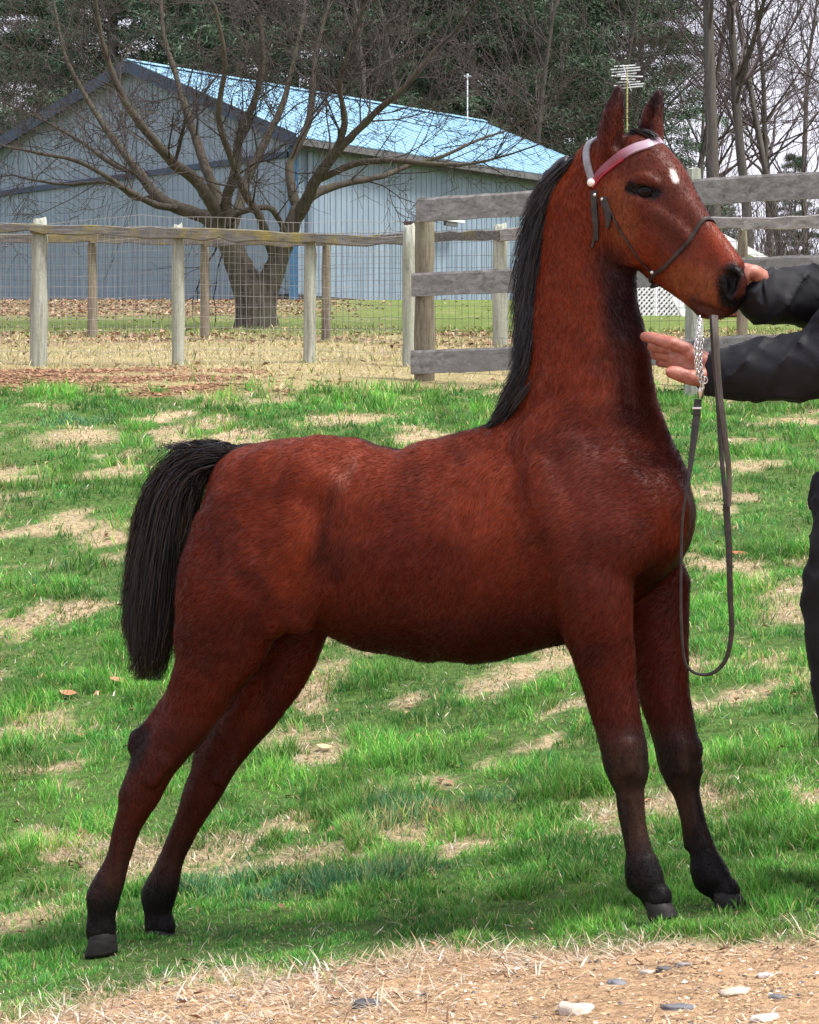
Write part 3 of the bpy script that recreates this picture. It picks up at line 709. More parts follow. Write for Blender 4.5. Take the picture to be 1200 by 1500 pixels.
p, n = ray(957, 398); ball('ring', p+n*.004, .0055, silver, halter)
mb = MB()
for i in range(5): mb.tube([H(958+i*2,404+i*3,-.012+.006*(i%2)), H(962-i*2,412+i*2,.008-.006*(i%2))], [.006,.005], 6)
mb.build('chin_knot', black_leather, halter, smooth=True)

# ------------------------------------------------------------------ lead
def LW(u, v, Y): w = at(u, v, Y); return w
lead_o = LW(1050, 700, 5.58); lead = empty('lead', (lead_o.x, lead_o.y, float(hgt(lead_o.x, lead_o.y))), 0, 'long dark leather lead with a chain end hanging in a loop below the foal chin', 'lead')
def to_lead(p): return Vector(p)-lead.location
def free_strap(name, pts, width, thick, mat, n=60, wprof=None, face=(0,-1,0)):
    return strap(name, [to_lead(LW(*p)) for p in pts], width, thick, mat, lead, n, wprof, snap=False, wdir=face)
free_strap('strap', [(1047,462,5.60),(1049,500,5.58),(1053,560,5.57),(1061,630,5.56),(1068,690,5.56),(1068,742,5.56)], .0165, .004, brown_leather, 50, wprof=lambda t: 1-.35*t, face=(.25,-1,0))
free_strap('strap', [(1044,462,5.61),(1046,510,5.60),(1052,580,5.60),(1056,650,5.60),(1060,700,5.59),(1064,742,5.58)], .014, .004, black_leather, 50, wprof=lambda t: 1-.35*t)
free_strap('strap', [(1064,738,5.565),(1068,800,5.565),(1070,870,5.57),(1072,925,5.575),(1064,965,5.58),(1046,985,5.585),(1026,988,5.59),(1010,980,5.59),(1002,960,5.59),(998,900,5.59),(998,830,5.59),(1000,760,5.59),(1007,715,5.59),(1014,665,5.60),(1019,625,5.61),(1023,585,5.62)], .0185, .004, black_leather, 160, wprof=lambda t: (.85-.5*min(1,t/.42)) if t < .42 else .35 if t < .78 else min(.9, .35+(t-.78)*4))
# keeper bands on the upper end of the strap
for (u, v) in ((1021,598),(1020,606)):
    mb = MB(); c = to_lead(LW(u, v, 5.614)); mb.box(c, (.021,.009,.005)); mb.build('keeper', silver if v < 600 else black_leather, lead, bevel=.001)
# snap and swivel
def torus(name, c, R, r, mat, parent, rot=(0,0,0), n=16, sq=1.0):
    m = Matrix.Rotation(rot[2],3,'Z') @ Matrix.Rotation(rot[1],3,'Y') @ Matrix.Rotation(rot[0],3,'X'); pts = []
    for i in range(n+1):
        a = 2*math.pi*i/n; pts.append(Vector(c)+m @ Vector((R*math.cos(a), R*sq*math.sin(a), 0)))
    mb = MB(); mb.tube(pts, r, 6, cap=False); return mb.build(name, mat, parent, smooth=True)
torus('swivel_ring', to_lead(LW(1032,557,5.61)), .0075, .0022, silver, lead, (math.pi/2,0,.2))
mb = MB(); mb.tube([to_lead(LW(1026,584,5.617)), to_lead(LW(1027,572,5.615)), to_lead(LW(1029,564,5.61))], [.0062,.0075,.004], 8); mb.build('snap', silver, lead, smooth=True)
link_me = None; cp_ = [LW(*q) for q in ((1029,566,5.60),(1022,545,5.59),(1020,525,5.585),(1020,505,5.585),(1023,485,5.59),(1025,466,5.60))]
for i in range(24):
    t = i/23*(len(cp_)-1.001); k = int(t); c = cp_[k].lerp(cp_[k+1], t-k); dz = (cp_[k+1]-cp_[k]).normalized()
    if link_me is None:
        lo = torus('chain_link', (0,0,0), .0068, .0016, silver, lead, (0,0,0), 12, .62); link_me = lo.data; ob = lo
    else: ob = bpy.data.objects.new('chain_link', link_me); COL.objects.link(ob); ob.parent = lead
    ob.location = to_lead(c); q = dz.to_track_quat('X', 'Z').to_matrix() @ Matrix.Rotation(math.pi/2*(i % 2)+.35, 3, 'X'); ob.rotation_euler = q.to_euler()
# second pass of chain, doubled back
for i in range(14):
    t = i/13; c = LW(1030-4*math.sin(t*3), 556-60*t, 5.595)
    ob = bpy.data.objects.new('chain_link', link_me); COL.objects.link(ob); ob.parent = lead; ob.location = to_lead(c)
    ob.rotation_euler = (Vector((.1,0,1)).to_track_quat('X','Z').to_matrix() @ Matrix.Rotation(math.pi/2*(i % 2)+.9, 3, 'X')).to_euler()
# ------------------------------------------------------------------ the handler at the right edge: only arms, one hem and one leg reach into the picture
PY = 5.78
pc = at(1290, 1300, PY); pgz = float(hgt(pc.x, PY))
person = empty('person', (pc.x, PY, pgz), 0, 'person in black jacket and trousers at the right edge, both hands on the foal', 'person')
def W(u, v, Y=PY): p = at(u, v, Y); return np.array((p.x-pc.x, p.y-PY, p.z-pgz))
def limb(S, pts, px=1/F*PY, k=.02, L=(0,1,0)):
    S.chain([(W(p[0], p[1], p[2]), p[3]*px, (p[4] if len(p) > 4 else p[3])*px) for p in pts], L=L, k=k)
skin_m, t_, b_, o_ = node_mat('skin')
n_ = tnoise(t_, 60, 6, .7); t_.links.new(ramp(t_, n_, [(.35,(.27,.085,.06)),(.5,(.34,.13,.095)),(.65,(.42,.19,.14))]), b_.inputs['Base Color']); b_.inputs['Roughness'].default_value = .5
b_.inputs['Subsurface Weight'].default_value = .12; b_.inputs['Subsurface Scale'].default_value = .01; bump(t_, b_, n_, .5, .0015)
# body
S = SDF()
limb(S, [(1300,720,PY,82,105),(1306,640,PY,70,95),(1288,520,PY,82,110),(1290,420,PY,70,100)], k=.05)
limb(S, [(1290,400,PY,34),(1286,345,PY,33),(1278,300,PY,40)], k=.03)
limb(S, [(1272,262,PY,58,50),(1268,300,PY,48,44)], k=.03)
limb(S, [(1228,285,PY,6),(1218,298,PY,9)], k=.015)
limb(S, [(1250,318,PY,20),(1236,322,PY,12)], k=.02)
for sY in (-.10, .10):
    limb(S, [(1282,740,PY+sY,62),(1262,880,PY+sY,54),(1258,1010,PY+sY,40),(1270,1120,PY+sY,36),(1280,1240,PY+sY,24),(1278,1280,PY+sY,24)], k=.03)
    limb(S, [(1278,1285,PY+sY,22),(1235,1292,PY+sY,18)], k=.02)
bv, bq = S.mesh('body', .013)
bv = smooth_mesh(bv, bq, 1)
# forearms and hands, finely resolved
hx = 1/F*5.70
def hand2():
    S = SDF(); Y = 5.71
    def c(pts, k=.006): S.chain([(W(p[0], p[1], p[2]), p[3]*hx, (p[4] if len(p) > 4 else p[3])*hx) for p in pts], k=k)
    c([(1330,420,5.62,38),(1240,520,5.64,32),(1130,540,5.68,26),(1062,545,5.70,20,17)], .01)
    c([(1062,545,5.70,20,17),(1040,540,5.705,20,15),(1018,532,5.71,23,13),(1000,524,5.715,22,11)], .01)
    # index finger along the neck, the others curled behind it, each a little deeper and shorter
    c([(1006,511,5.695,9.2),(986,503,5.690,8.8),(970,499,5.70,8.6),(956,495,5.715,7.6),(944,493,5.73,6.4)], .003)
    c([(1002,519,5.722,8.8),(984,511,5.728,8.6),(967,508,5.745,8),(955,508,5.77,7)], .003)
    c([(1000,528,5.728,8.8),(984,522,5.742,8.6),(969,519,5.765,8),(960,520,5.79,7)], .003)
    c([(1003,537,5.735,8.4),(988,533,5.752,8),(975,531,5.775,7.2),(967,531,5.80,6.4)], .003)
    # thumb leaves the palm's side near its base, held away from the fingers
    c([(1038,546,5.69,13),(1022,553,5.675,12),(1006,552,5.665,9.6),(993,547,5.66,9.8),(983,545,5.658,8.2)], .005)
    c([(1040,532,5.69,12),(1014,520,5.695,11)], .010)
    for (u, v, Y) in ((986,502,5.683),(1006,509,5.688),(1005,548,5.657)): c([(u-1, v, Y, 5.5),(u+1, v, Y, 5.5)], .006)      # knuckles
    S.seg(W(978,544,5.6475), W(985,545,5.6475), 4*hx, 4*hx, wA=1.2*hx, wB=1.2*hx, k=.0015)      # thumb nail
    return S.mesh('h', .0026)
def hand1():
    S = SDF(); Y = 5.66
    def c(pts, k=.006): S.chain([(W(p[0], p[1], p[2]), p[3]*hx, (p[4] if len(p) > 4 else p[3])*hx) for p in pts], k=k)
    c([(1320,430,5.95,38),(1240,455,5.88,33),(1170,440,5.78,28),(1128,424,5.74,22,18)], .01)
    c([(1128,424,5.74,22,18),(1108,416,5.73,22,15),(1090,412,5.72,23,14)], .01)
    c([(1104,398,5.71,9),(1088,394,5.71,8.5),(1072,398,5.72,8),(1062,408,5.73,7)], .004)      # fingers closed round the noseband rope behind the muzzle
    c([(1102,412,5.71,9),(1084,410,5.71,8.5),(1070,414,5.72,8),(1064,424,5.73,7)], .004)
    c([(1102,425,5.715,9),(1086,425,5.715,8.4),(1073,428,5.725,7.6),(1068,436,5.735,7)], .004)
    c([(1104,437,5.72,8),(1092,439,5.72,7.4),(1081,440,5.73,6.8),(1076,446,5.735,6)], .004)
    c([(1118,408,5.70,12),(1104,398,5.685,10),(1094,400,5.68,8.5),(1088,410,5.68,7.5)], .006)
    return S.mesh('h', .0026)
h2v, h2q = hand2(); h1v, h1q = hand1()
h2v = smooth_mesh(h2v, h2q, 1); h1v = smooth_mesh(h1v, h1q, 1)
allv = np.concatenate([bv, h2v, h1v]); allq = np.concatenate([bq, h2q+len(bv), h1q+len(bv)+len(h2v)])
link_mesh('body', np_mesh('body', allv, Q=allq), person, skin_m)
# clothes
jack_m, t_, b_, o_ = node_mat('black_jacket')
n_ = tnoise(t_, 14, 6, .7); t_.links.new(ramp(t_, n_, [(.3,(.005,.0055,.008)),(.7,(.010,.011,.015))]), b_.inputs['Base Color']); b_.inputs['Roughness'].default_value = .7
b_.inputs['Specular IOR Level'].default_value = .25; bump(t_, b_, n_, .35, .004)
trou_m = noisy('black_trousers', (.005,.005,.007), (.012,.012,.015), 20, .8, bstr=.4, bdist=.003)
J = SDF()
limb(J, [(1308,740,PY,100,125),(1312,640,PY,84,118),(1300,520,PY,80,125),(1290,420,PY,78,115)], k=.05)
limb(J, [(1290,400,PY,50,60),(1288,370,PY,44,50)], k=.03)
limb(J, [(1200,705,PY-.05,14,40),(1198,735,PY-.06,13,40),(1204,770,PY-.04,12,40)], k=.03)
limb(J, [(1300,420,PY-.16,60),(1262,470,5.63,54),(1205,530,5.645,48),(1130,541,5.68,43),(1085,546,5.69,38),(1056,549,5.70,33)], k=.02)
limb(J, [(1300,420,PY+.16,60),(1262,455,5.90,54),(1205,440,5.82,47),(1160,436,5.77,41),(1118,433,5.735,38)], k=.02)
def folds(p):
    a = fbm(p[:,0]*9+p[:,2]*14, p[:,1]*5, p[:,2]*7-p[:,0]*6, seed=51, o=3)-.5
    b = fbm(p[:,0]*26, p[:,1]*20, p[:,2]*26, seed=52, o=2)-.5
    r = np.abs(fbm(p[:,0]*11-p[:,2]*9, p[:,1]*6, p[:,2]*5, seed=53, o=2)-.5)
    r2 = np.abs(fbm(p[:,0]*20+p[:,2]*16, p[:,1]*9, p[:,2]*6, seed=54, o=2)-.5)
    return a*.020+b*.006-np.maximum(0, .07-r)*.14-np.maximum(0, .05-r2)*.09
jv, jq = J.mesh('jacket', .0080, disp=folds)
jacket = link_mesh('jacket', np_mesh('jacket', smooth_mesh(jv, jq, 1), Q=jq), person, jack_m)
for (u, v, Y, r) in ((1055,549,5.70,34), (1117,433,5.735,40)):      # cuff hems
    c0 = Vector(W(u, v, Y)); mb = MB(); pts = []
    for i in range(25):
        a = 2*math.pi*i/24; pts.append(c0+Vector((.004*math.sin(a*2), math.cos(a)*r*hx*.98, math.sin(a)*r*hx*.98)))
    mb.tube(pts, .0055, 6, cap=False); mb.build('cuff', jack_m, jacket, smooth=True)
T_ = SDF()
for sY in (-.105, .105):
    limb(T_, [(1282,760,PY+sY,82,70),(1254,850,PY+sY,74,62),(1248,930,PY+sY,66,58),(1252,1010,PY+sY,56,52),(1262,1110,PY+sY,54,50),(1272,1200,PY+sY,50,46),(1276,1265,PY+sY,50,46)], k=.03)
tv_, tq_ = T_.mesh('trousers', .011, disp=lambda p: folds(p)*.8)
link_mesh('trousers', np_mesh('trousers', smooth_mesh(tv_, tq_, 1), Q=tq_), person, trou_m)
for sY in (-.105, .105):
    Bt = SDF(); limb(Bt, [(1280,1270,PY+sY,32),(1272,1288,PY+sY,26),(1222,1296,PY+sY,20,28)], k=.02)
    v_, q_ = Bt.mesh('boot', .008); link_mesh('boot', np_mesh('boot', v_, Q=q_), person, black_leather)
Hs = SDF(); limb(Hs, [(1290,250,PY,62,56),(1300,300,PY,40,48)], k=.03); v_, q_ = Hs.mesh('hair', .009, disp=lambda p: (fbm(p[:,0]*60, p[:,1]*60, p[:,2]*8, seed=61, o=2)-.5)*.012)
link_mesh('hair', np_mesh('hair', v_, Q=q_), person, noisy('brown_hair', (.03,.016,.010), (.07,.035,.02), 60, .5, stretch=(1,1,.2)))
# ------------------------------------------------------------------ ground
def gpt(u, v): return on_ground(u, v)
DRY = [(110,640,75,16),(165,690,60,11),(35,780,55,10),(160,785,70,16),(80,900,95,15),(20,935,35,9),(500,612,80,10),(350,640,65,12),(600,640,50,9),(45,1130,65,16),(15,1240,75,24),(110,1255,60,20),(30,1350,70,26),(425,1222,65,17),(600,1150,75,11),(560,1172,50,12),(590,1243,105,9),(640,1195,40,7),(770,1100,75,10),(1080,1025,130,20),(1145,880,65,34),(1090,690,40,8),(1100,1180,110,14),(455,1012,55,22),(770,990,70,11),(560,1288,50,12),(1130,965,40,7),(1160,620,60,8),(1100,645,60,7),(30,700,40,8),(700,1240,40,8),(1060,830,50,10),(240,610,60,7),(820,1040,50,9)]
BLUEG = [(600,1200,115,26),(120,622,50,10),(330,1290,90,22),(60,850,45,12),(740,1170,60,20),(500,1300,200,22),(1060,780,40,14)]
def to_ell(L):
    out = []
    for u, v, ru, rv in L:
        x, y = gpt(u, v); x1, _ = gpt(u+ru, v); _, ya = gpt(u, v-rv); _, yb = gpt(u, v+rv)
        out.append((x, y, abs(x1-x)*.95, abs(ya-yb)/2*.8+.01))
    return out
DRYE = to_ell(DRY); BLUEE = to_ell(BLUEG)
def ellm(E, x, y, soft=.5):
    m = np.zeros_like(x); wx = x+(fbm(x*8, y*7, seed=60, o=4)-.5)*.28; wy = y+(fbm(x*8+9, y*6, seed=61, o=4)-.5)*.42
    for ex, ey, rx, ry in E:
        # patches lie a little askew, as in a field crossed by hooves
        d = np.sqrt(((wx-ex)/rx)**2+((wy-ey-.25*(wx-ex)*ry/rx*2)/ry)**2); m = np.maximum(m, 1-sstep(1-soft, 1+soft*.6, d))
    return m
def edge_y(x): return np.interp(x, [-1.6,-1,-.76,-.45,-.23,.15,.5,.85,1.5], [5.50,5.56,5.60,5.66,5.62,5.58,5.46,5.30,5.05])+.03*np.sin(x*11+1)
def masks(x, y):
    x = np.asarray(x, float); y = np.asarray(y, float)
    w = (fbm(x*5, y*5, seed=70, o=3)-.5)
    dirt = 1-sstep(-.10, .04, y-edge_y(x)+w*.30)
    straw_edge = 1-sstep(.0, .16, y-edge_y(x)+w*.34)
    nd = fbm(x*3.6, y*3.3, seed=71, o=4); pat = sstep(.57, .68, nd)
    dry = np.maximum(ellm(DRYE, x, y), pat*.85*sstep(6.6, 7.2, y))
    dry = np.maximum(dry, straw_edge)
    # the bare brown strip before the wire fence, left of the board fence
    s0 = 16.25+.25*np.sin(x*1.3)+w*.9; s1 = 18.3+w*.8
    strip = sstep(s0-.15, s0+.15, y)*(1-sstep(s1-.5, s1+.5, y))*(1-sstep(-1.5, -.2, x+w*1.5))
    soil = strip*sstep(.36, .52, fbm(x*1.6, y*3, seed=73, o=3)+.22*(1-sstep(-1.6,-.6,x))-.10)
    yard = sstep(s0-.1, s0+.3, y)*(1-sstep(24, 28, y))       # pale winter grass of the yard
    lawn = sstep(24, 29, y)
    litter = sstep(21.5, 23, y)*(1-sstep(25.5, 29, y))*sstep(.42, .62, fbm(x*1.2, y*.8, seed=75, o=3)+.12)
    litter = np.maximum(litter, sstep(33, 37, y+w*6)*(1-sstep(46, 47, y))*(1-sstep(-3, 0, x)))
    blue = ellm(BLUEE, x, y)
    return dict(dirt=dirt, dry=dry, soil=soil, yard=yard, lawn=lawn, litter=litter, blue=blue)
gx = np.unique(np.concatenate([np.arange(-1.7, 1.9, .05), np.arange(-5, 6, .16), np.arange(-20, 20, .8), np.linspace(-700, 700, 57)]).round(4))
gy = np.unique(np.concatenate([np.arange(4.2, 12, .05), np.arange(12, 20, .07), np.arange(20, 60, .5), np.arange(60, 200, 8), np.linspace(200, 1400, 14), np.linspace(-60, 3, 16), np.arange(3, 4.2, .2)]).round(4))
GX, GY = np.meshgrid(gx, gy); GZ = hgt(GX, GY)
gv = np.stack([GX.ravel(), GY.ravel(), GZ.ravel()], 1); nx = len(gx); ny = len(gy)
ii = (np.arange(ny-1)[:,None]*nx+np.arange(nx-1)[None]).ravel(); gq = np.stack([ii, ii+1, ii+1+nx, ii+nx], 1)
m_ = masks(gv[:,0], gv[:,1])
def mix3(c, d, f): return c*(1-f[:,None])+np.asarray(d)*f[:,None]
gc = np.tile((.085,.16,.040), (len(gv),1))
gc = mix3(gc, (.54,.42,.29), np.clip(m_['dry'],0,1)*.85)
gc = mix3(gc, (.40,.345,.19), m_['yard']*.85)
gc = mix3(gc, (.15,.21,.055), m_['lawn']*.8)
gc = mix3(gc, (.22,.125,.07), m_['soil'])
gc = mix3(gc, (.27,.18,.13), m_['litter']*.6)
gc = mix3(gc, (.50,.345,.215), m_['dirt'])
gm, t_, b_, o_ = node_mat('ground')
a_ = t_.nodes.new('ShaderNodeVertexColor'); a_.layer_name = 'Col'
n1_ = tnoise(t_, 38, 6, .75); n2_ = tnoise(t_, 110, 5, .8); n3_ = tnoise(t_, 5, 5, .6)
c_ = mixc(t_, 1, a_.outputs[0], ramp(t_, n1_, [(.30,(.42,.38,.34)),(.5,(1,1,1)),(.68,(1.5,1.44,1.34))]), 'MULTIPLY')  # strong noise contrast paints shadows between the straw into the ground
c_ = mixc(t_, 1, c_, ramp(t_, n2_, [(.3,(.6,.57,.55)),(.6,(1.2,1.2,1.2))]), 'MULTIPLY')
c_ = mixc(t_, 1, c_, ramp(t_, n3_, [(.3,(.82,.80,.76)),(.7,(1.15,1.12,1.08))]), 'MULTIPLY')
t_.links.new(c_, b_.inputs['Base Color']); b_.inputs['Roughness'].default_value = .95; b_.inputs['Specular IOR Level'].default_value = .15
ad_ = t_.nodes.new('ShaderNodeMath'); ad_.operation = 'ADD'; t_.links.new(n1_, ad_.inputs[0]); t_.links.new(n2_, ad_.inputs[1]); bump(t_, b_, ad_.outputs[0], .8, .02)
tag(link_mesh('ground', np_mesh('ground', gv, Q=gq, col=gc), None, gm), kind='structure')

# ------------------------------------------------------------------ grass blades, straw
def blades(name, x, y, L, wd, lean, col, mat, dirs=None, seed=0, curl=.5):
    rs = np.random.RandomState(seed); N = len(x); z = hgt(x, y)-.003
    a = rs.rand(N)*2*np.pi if dirs is None else dirs
    d = np.stack([np.cos(a), np.sin(a)], 1); f = rs.rand(N)*np.pi
    s = np.stack([np.cos(f), np.sin(f)], 1)*wd[:,None]*.5
    p0 = np.stack([x, y, z], 1)
    sl, cl = np.sin(lean), np.cos(lean)
    p1 = p0+np.concatenate([d*(L*.5*sl)[:,None], (L*.5*cl)[:,None]], 1)
    l2 = np.minimum(lean+curl*rs.rand(N), 1.62); p2 = p1+np.concatenate([d*(L*.5*np.sin(l2))[:,None], (L*.5*np.cos(l2))[:,None]], 1)
    S = np.concatenate([s, np.zeros((N,1))], 1)
    Vv = np.stack([p0-S, p0+S, p1+S*.8, p1-S*.8, p2], 1).reshape(-1,3)
    b = np.arange(N)*5; Q = np.stack([b, b+1, b+2, b+3], 1); T = np.stack([b+3, b+2, b+4], 1)
    cc = np.repeat(col, 5, axis=0); cc = cc.reshape(N,5,3); cc[:, :2] *= .8; cc[:, 4] *= 1.12; cc = cc.reshape(-1,3)
    me = np_mesh(name, Vv, Q=Q, T=T, smooth=False, col=cc); o = link_mesh(name, me, None, mat); return o
gmat, t_, b_, o_ = node_mat('grass_blade')
a_ = t_.nodes.new('ShaderNodeVertexColor'); a_.layer_name = 'Col'; t_.links.new(a_.outputs[0], b_.inputs['Base Color']); b_.inputs['Roughness'].default_value = .55; b_.inputs['Specular IOR Level'].default_value = .35
tr_ = t_.nodes.new('ShaderNodeBsdfTranslucent'); t_.links.new(a_.outputs[0], tr_.inputs[0]); ms_ = t_.nodes.new('ShaderNodeMixShader'); ms_.inputs[0].default_value = .35
t_.links.new(b_.outputs[0], ms_.inputs[1]); t_.links.new(tr_.outputs[0], ms_.inputs[2]); t_.links.new(ms_.outputs[0], o_.inputs[0])
rs = np.random.RandomState(42)
def sample(n, y0, y1, pad=.12):
    y = np.sqrt(rs.uniform(y0*y0, y1*y1, n)); x = rs.uniform(-1, 1, n)*(y*.1613*(1+pad)+.1); return x, y
GX_, GY_ = [], []
for n, y0, y1 in ((140000, 5.0, 7.6), (120000, 7.6, 11), (100000, 11, 16.8)):
    a, b = sample(n, y0, y1); GX_.append(a); GY_.append(b)
x, y = np.concatenate(GX_), np.concatenate(GY_)
# pull blades together into tufts
tx = x+(vnoise(x*14, y*14, seed=80)-.5)*.06; ty = y+(vnoise(x*14+40, y*14, seed=81)-.5)*.06; x, y = tx, ty
m = masks(x, y); tuft = fbm(x*7, y*7, seed=82, o=3); vig = fbm(x*1.8, y*1.5, seed=83, o=3)
pk = (1-m['dry']*.70)*(1-m['dirt'])*(1-m['soil'])*(1-m['yard']*.9)*(.44+.62*sstep(.36, .58, tuft))
for hu, hv in ((972,1349),(1070,1333),(146,1400),(235,1388)):
    hx_, hy_ = gpt(hu, hv); pk = pk*(1-.45*(1-sstep(.5, 1.1, np.sqrt(((x-hx_)/.075)**2+((y-hy_+.03)/.10)**2))))
keep = rs.rand(len(x)) < pk; x, y, tuft, vig = x[keep], y[keep], tuft[keep], vig[keep]; m = {k: v[keep] for k, v in m.items()}; N = len(x)
L = (.013+.050*sstep(.42, .70, tuft)*(.4+.9*sstep(.35,.65,vig))+rs.rand(N)*.014)*(1+.25*sstep(10, 16, y))*(.60+.4*sstep(5.95, 6.7, y+.3*x))
wd = np.interp(y, [5,8,12,17], [.0026,.0032,.0046,.0066])*rs.uniform(.7,1.3,N)
lean = np.abs(rs.normal(size=N))*.42+.12
g1, g2, g3, g4 = np.array((.130,.370,.050)), np.array((.062,.235,.038)), np.array((.060,.185,.095)), np.array((.26,.38,.08))
k = np.clip((vig-.35)*3+rs.normal(size=N)*.25, 0, 1)[:,None]; col = g2*(1-k)+g1*k
k = np.clip(m['blue']*1.1+(rs.rand(N) < .06), 0, 1)[:,None]*.85; col = col*(1-k)+g3*k
k = (rs.rand(N) < .10+.2*m['dry'])[:,None]; col = np.where(k, g4, col); k = (rs.rand(N) < .07+.25*m['dry'])[:,None]; col = np.where(k, np.array((.48,.38,.20)), col)
col = col*rs.uniform(.6,1.45,(N,1))*(.72+.56*sstep(.38,.62,fbm(x*4.5,y*4,seed=84,o=3)))[:,None]
tag(blades('grass', x, y, L, wd, lean, col, gmat, seed=1), kind='stuff')
# straw: flat dead blades lying on the bare patches and along the dirt's edge
X_, Y_ = [], []
for n, y0, y1 in ((130000, 4.4, 7.6), (100000, 7.6, 11), (115000, 11, 22)):
    a, b = sample(n, y0, y1); X_.append(a); Y_.append(b)
x, y = np.concatenate(X_), np.concatenate(Y_); m = masks(x, y)
eb = np.exp(-((y-edge_y(x)-.02)/.14)**2)
pk = np.clip(.10+.85*m['dry']+.75*m['dirt']*(1-sstep(-.4,.3,x))+.35*m['yard']*(y < 22)+.8*eb+.05*m['soil'], 0, 1)*(1-.9*m['dirt']*(1-np.clip(eb*1.3,0,1))*sstep(-.5,.35,x+.25*(fbm(x*4,y*4,seed=88,o=2)-.5)*4))*(1-.85*m['soil'])*(.35+.8*sstep(.38,.6,fbm(x*8,y*8,seed=85,o=2)))
keep = rs.rand(len(x)) < pk; x, y, eb = x[keep], y[keep], eb[keep]; yd = m['yard'][keep]; dz = m['dirt'][keep]; dp = m['dry'][keep]; N = len(x)
L = rs.uniform(.014,.050,N)*(1+.5*eb+.5*dz)*(1+.3*sstep(10,18,y)); wd = np.interp(y, [5,8,12,20], [.0024,.0034,.0048,.008])*rs.uniform(.4,1.6,N)*(1+.4*dz)
lean = np.where(rs.rand(N) < .75+.17*dz, rs.uniform(1.25,1.55,N), rs.uniform(.5,1.2,N))
c0 = np.array((.66,.53,.37)); c1 = np.array((.42,.27,.17)); c2 = np.array((.80,.73,.62)); q = rs.rand(N)
col = np.where((q < .45)[:,None], c0, np.where((q < .68)[:,None], c1, c2))*rs.uniform(.5,1.3,(N,1))
k = (yd*.5)[:,None]; col = col*(1-k)+np.array((.55,.48,.24))*k*rs.uniform(.7,1.2,(N,1))
tag(blades('straw', x, y, L, wd, lean, col, gmat, seed=2, curl=.3), kind='stuff')
# small upright dry tufts in the yard behind the fence
x, y = sample(26000, 17.5, 30); m = masks(x, y); keep = rs.rand(len(x)) < (.5*m['yard']+.5*m['lawn'])*(1-m['soil']); x, y = x[keep], y[keep]; lw = m['lawn'][keep]; N = len(x)
col = np.where((rs.rand(N) < .35+.5*lw)[:,None], np.array((.20,.27,.06)), np.array((.56,.48,.25)))*rs.uniform(.6,1.25,(N,1))
tag(blades('yard_grass', x, y, rs.uniform(.03,.08,N), np.interp(y,[17,30],[.009,.016])*rs.uniform(.6,1.3,N), np.abs(rs.normal(size=N))*.5+.2, col, gmat, seed=3), kind='stuff')
# fallen leaves and clods, small flat bent quads
def litter(name, x, y, sz, col, seed, up=.5):
    rs = np.random.RandomState(seed); N = len(x); z = hgt(x, y)+.004+rs.rand(N)*sz*.3
    a = rs.rand(N)*6.28; d = np.stack([np.cos(a), np.sin(a), rs.normal(size=N)*up*.6], 1)*sz[:,None]*.5
    e = np.stack([-np.sin(a), np.cos(a), rs.normal(size=N)*up*.6], 1)*sz[:,None]*.32
    p = np.stack([x, y, z], 1); lift = np.stack([0*x, 0*x, sz*.18], 1)
    Vv = np.stack([p-d, p-e+lift, p+d, p+e+lift], 1).reshape(-1,3); b = np.arange(N)*4
    T = np.concatenate([np.stack([b, b+1, b+2], 1), np.stack([b, b+2, b+3], 1)])
    return link_mesh(name, np_mesh(name, Vv, T=T, smooth=False, col=np.repeat(col, 4, axis=0)), None, colmat(name+'_m', .8, .2))
x, y = sample(34000, 17, 47); m = masks(x, y); keep = rs.rand(len(x)) < m['litter']*.5+.02; x, y = x[keep], y[keep]; N = len(x)
col = np.array((.28,.15,.10))*rs.uniform(.4,1.7,(N,1))
col = np.where((rs.rand(N) < .35)[:,None], np.array((.45,.33,.24))*rs.uniform(.5,1.2,(N,1)), col)
tag(litter('leaf_litter', x, y, rs.uniform(.03,.085,N), col, 4), kind='stuff')
x, y = sample(9000, 5.2, 17); m = masks(x, y); keep = rs.rand(len(x)) < .05+.08*m['dry']; x, y = x[keep], y[keep]; N = len(x)
col = np.array((.27,.15,.09))*rs.uniform(.4,1.5,(N,1)); tag(litter('leaf_scatter', x, y, rs.uniform(.014,.035,N), col, 5), kind='stuff')
# soil clods of the bare strip and grit of the foreground
def clods(name, x, y, r, col, seed, mat=None, sink=.3):
    rs = np.random.RandomState(seed); N = len(x); z = hgt(x, y)
    u = np.array([(1,0,0),(-1,0,0),(0,1,0),(0,-1,0),(0,0,1),(0,0,-1)], float); T0 = np.array([(0,2,4),(2,1,4),(1,3,4),(3,0,4),(2,0,5),(1,2,5),(3,1,5),(0,3,5)])
    a = rs.rand(N)*6.28; R = np.stack([np.stack([np.cos(a),-np.sin(a),0*a],1),np.stack([np.sin(a),np.cos(a),0*a],1),np.stack([0*a,0*a,0*a+1],1)],1)
    s = r[:,None]*rs.uniform(.6,1.3,(N,3))*np.array((1,.8,.55)); P0 = u[None]*s[:,None]*rs.uniform(.7,1.3,(N,6,1)); P0 = np.einsum('nij,nkj->nki', R, P0)
    Vv = (P0+np.stack([x, y, z+r*.55*(1-sink*2)*.5], 1)[:,None]).reshape(-1,3); T = (T0[None]+(np.arange(N)*6)[:,None,None]).reshape(-1,3)
    return link_mesh(name, np_mesh(name, Vv, T=T, smooth=False, col=np.repeat(col, 6, axis=0)), None, mat or colmat(name+'_m', .95, .1, nscale=60, namp=.3, bstr=.5))
x, y = sample(26000, 16, 19.6); m = masks(x, y); keep = rs.rand(len(x)) < m['soil']*.8; x, y = x[keep], y[keep]; N = len(x)
tag(clods('soil_clods', x, y, rs.uniform(.006,.022,N), np.array((.22,.13,.08))*rs.uniform(.35,1.7,(N,1)), 6), kind='stuff')
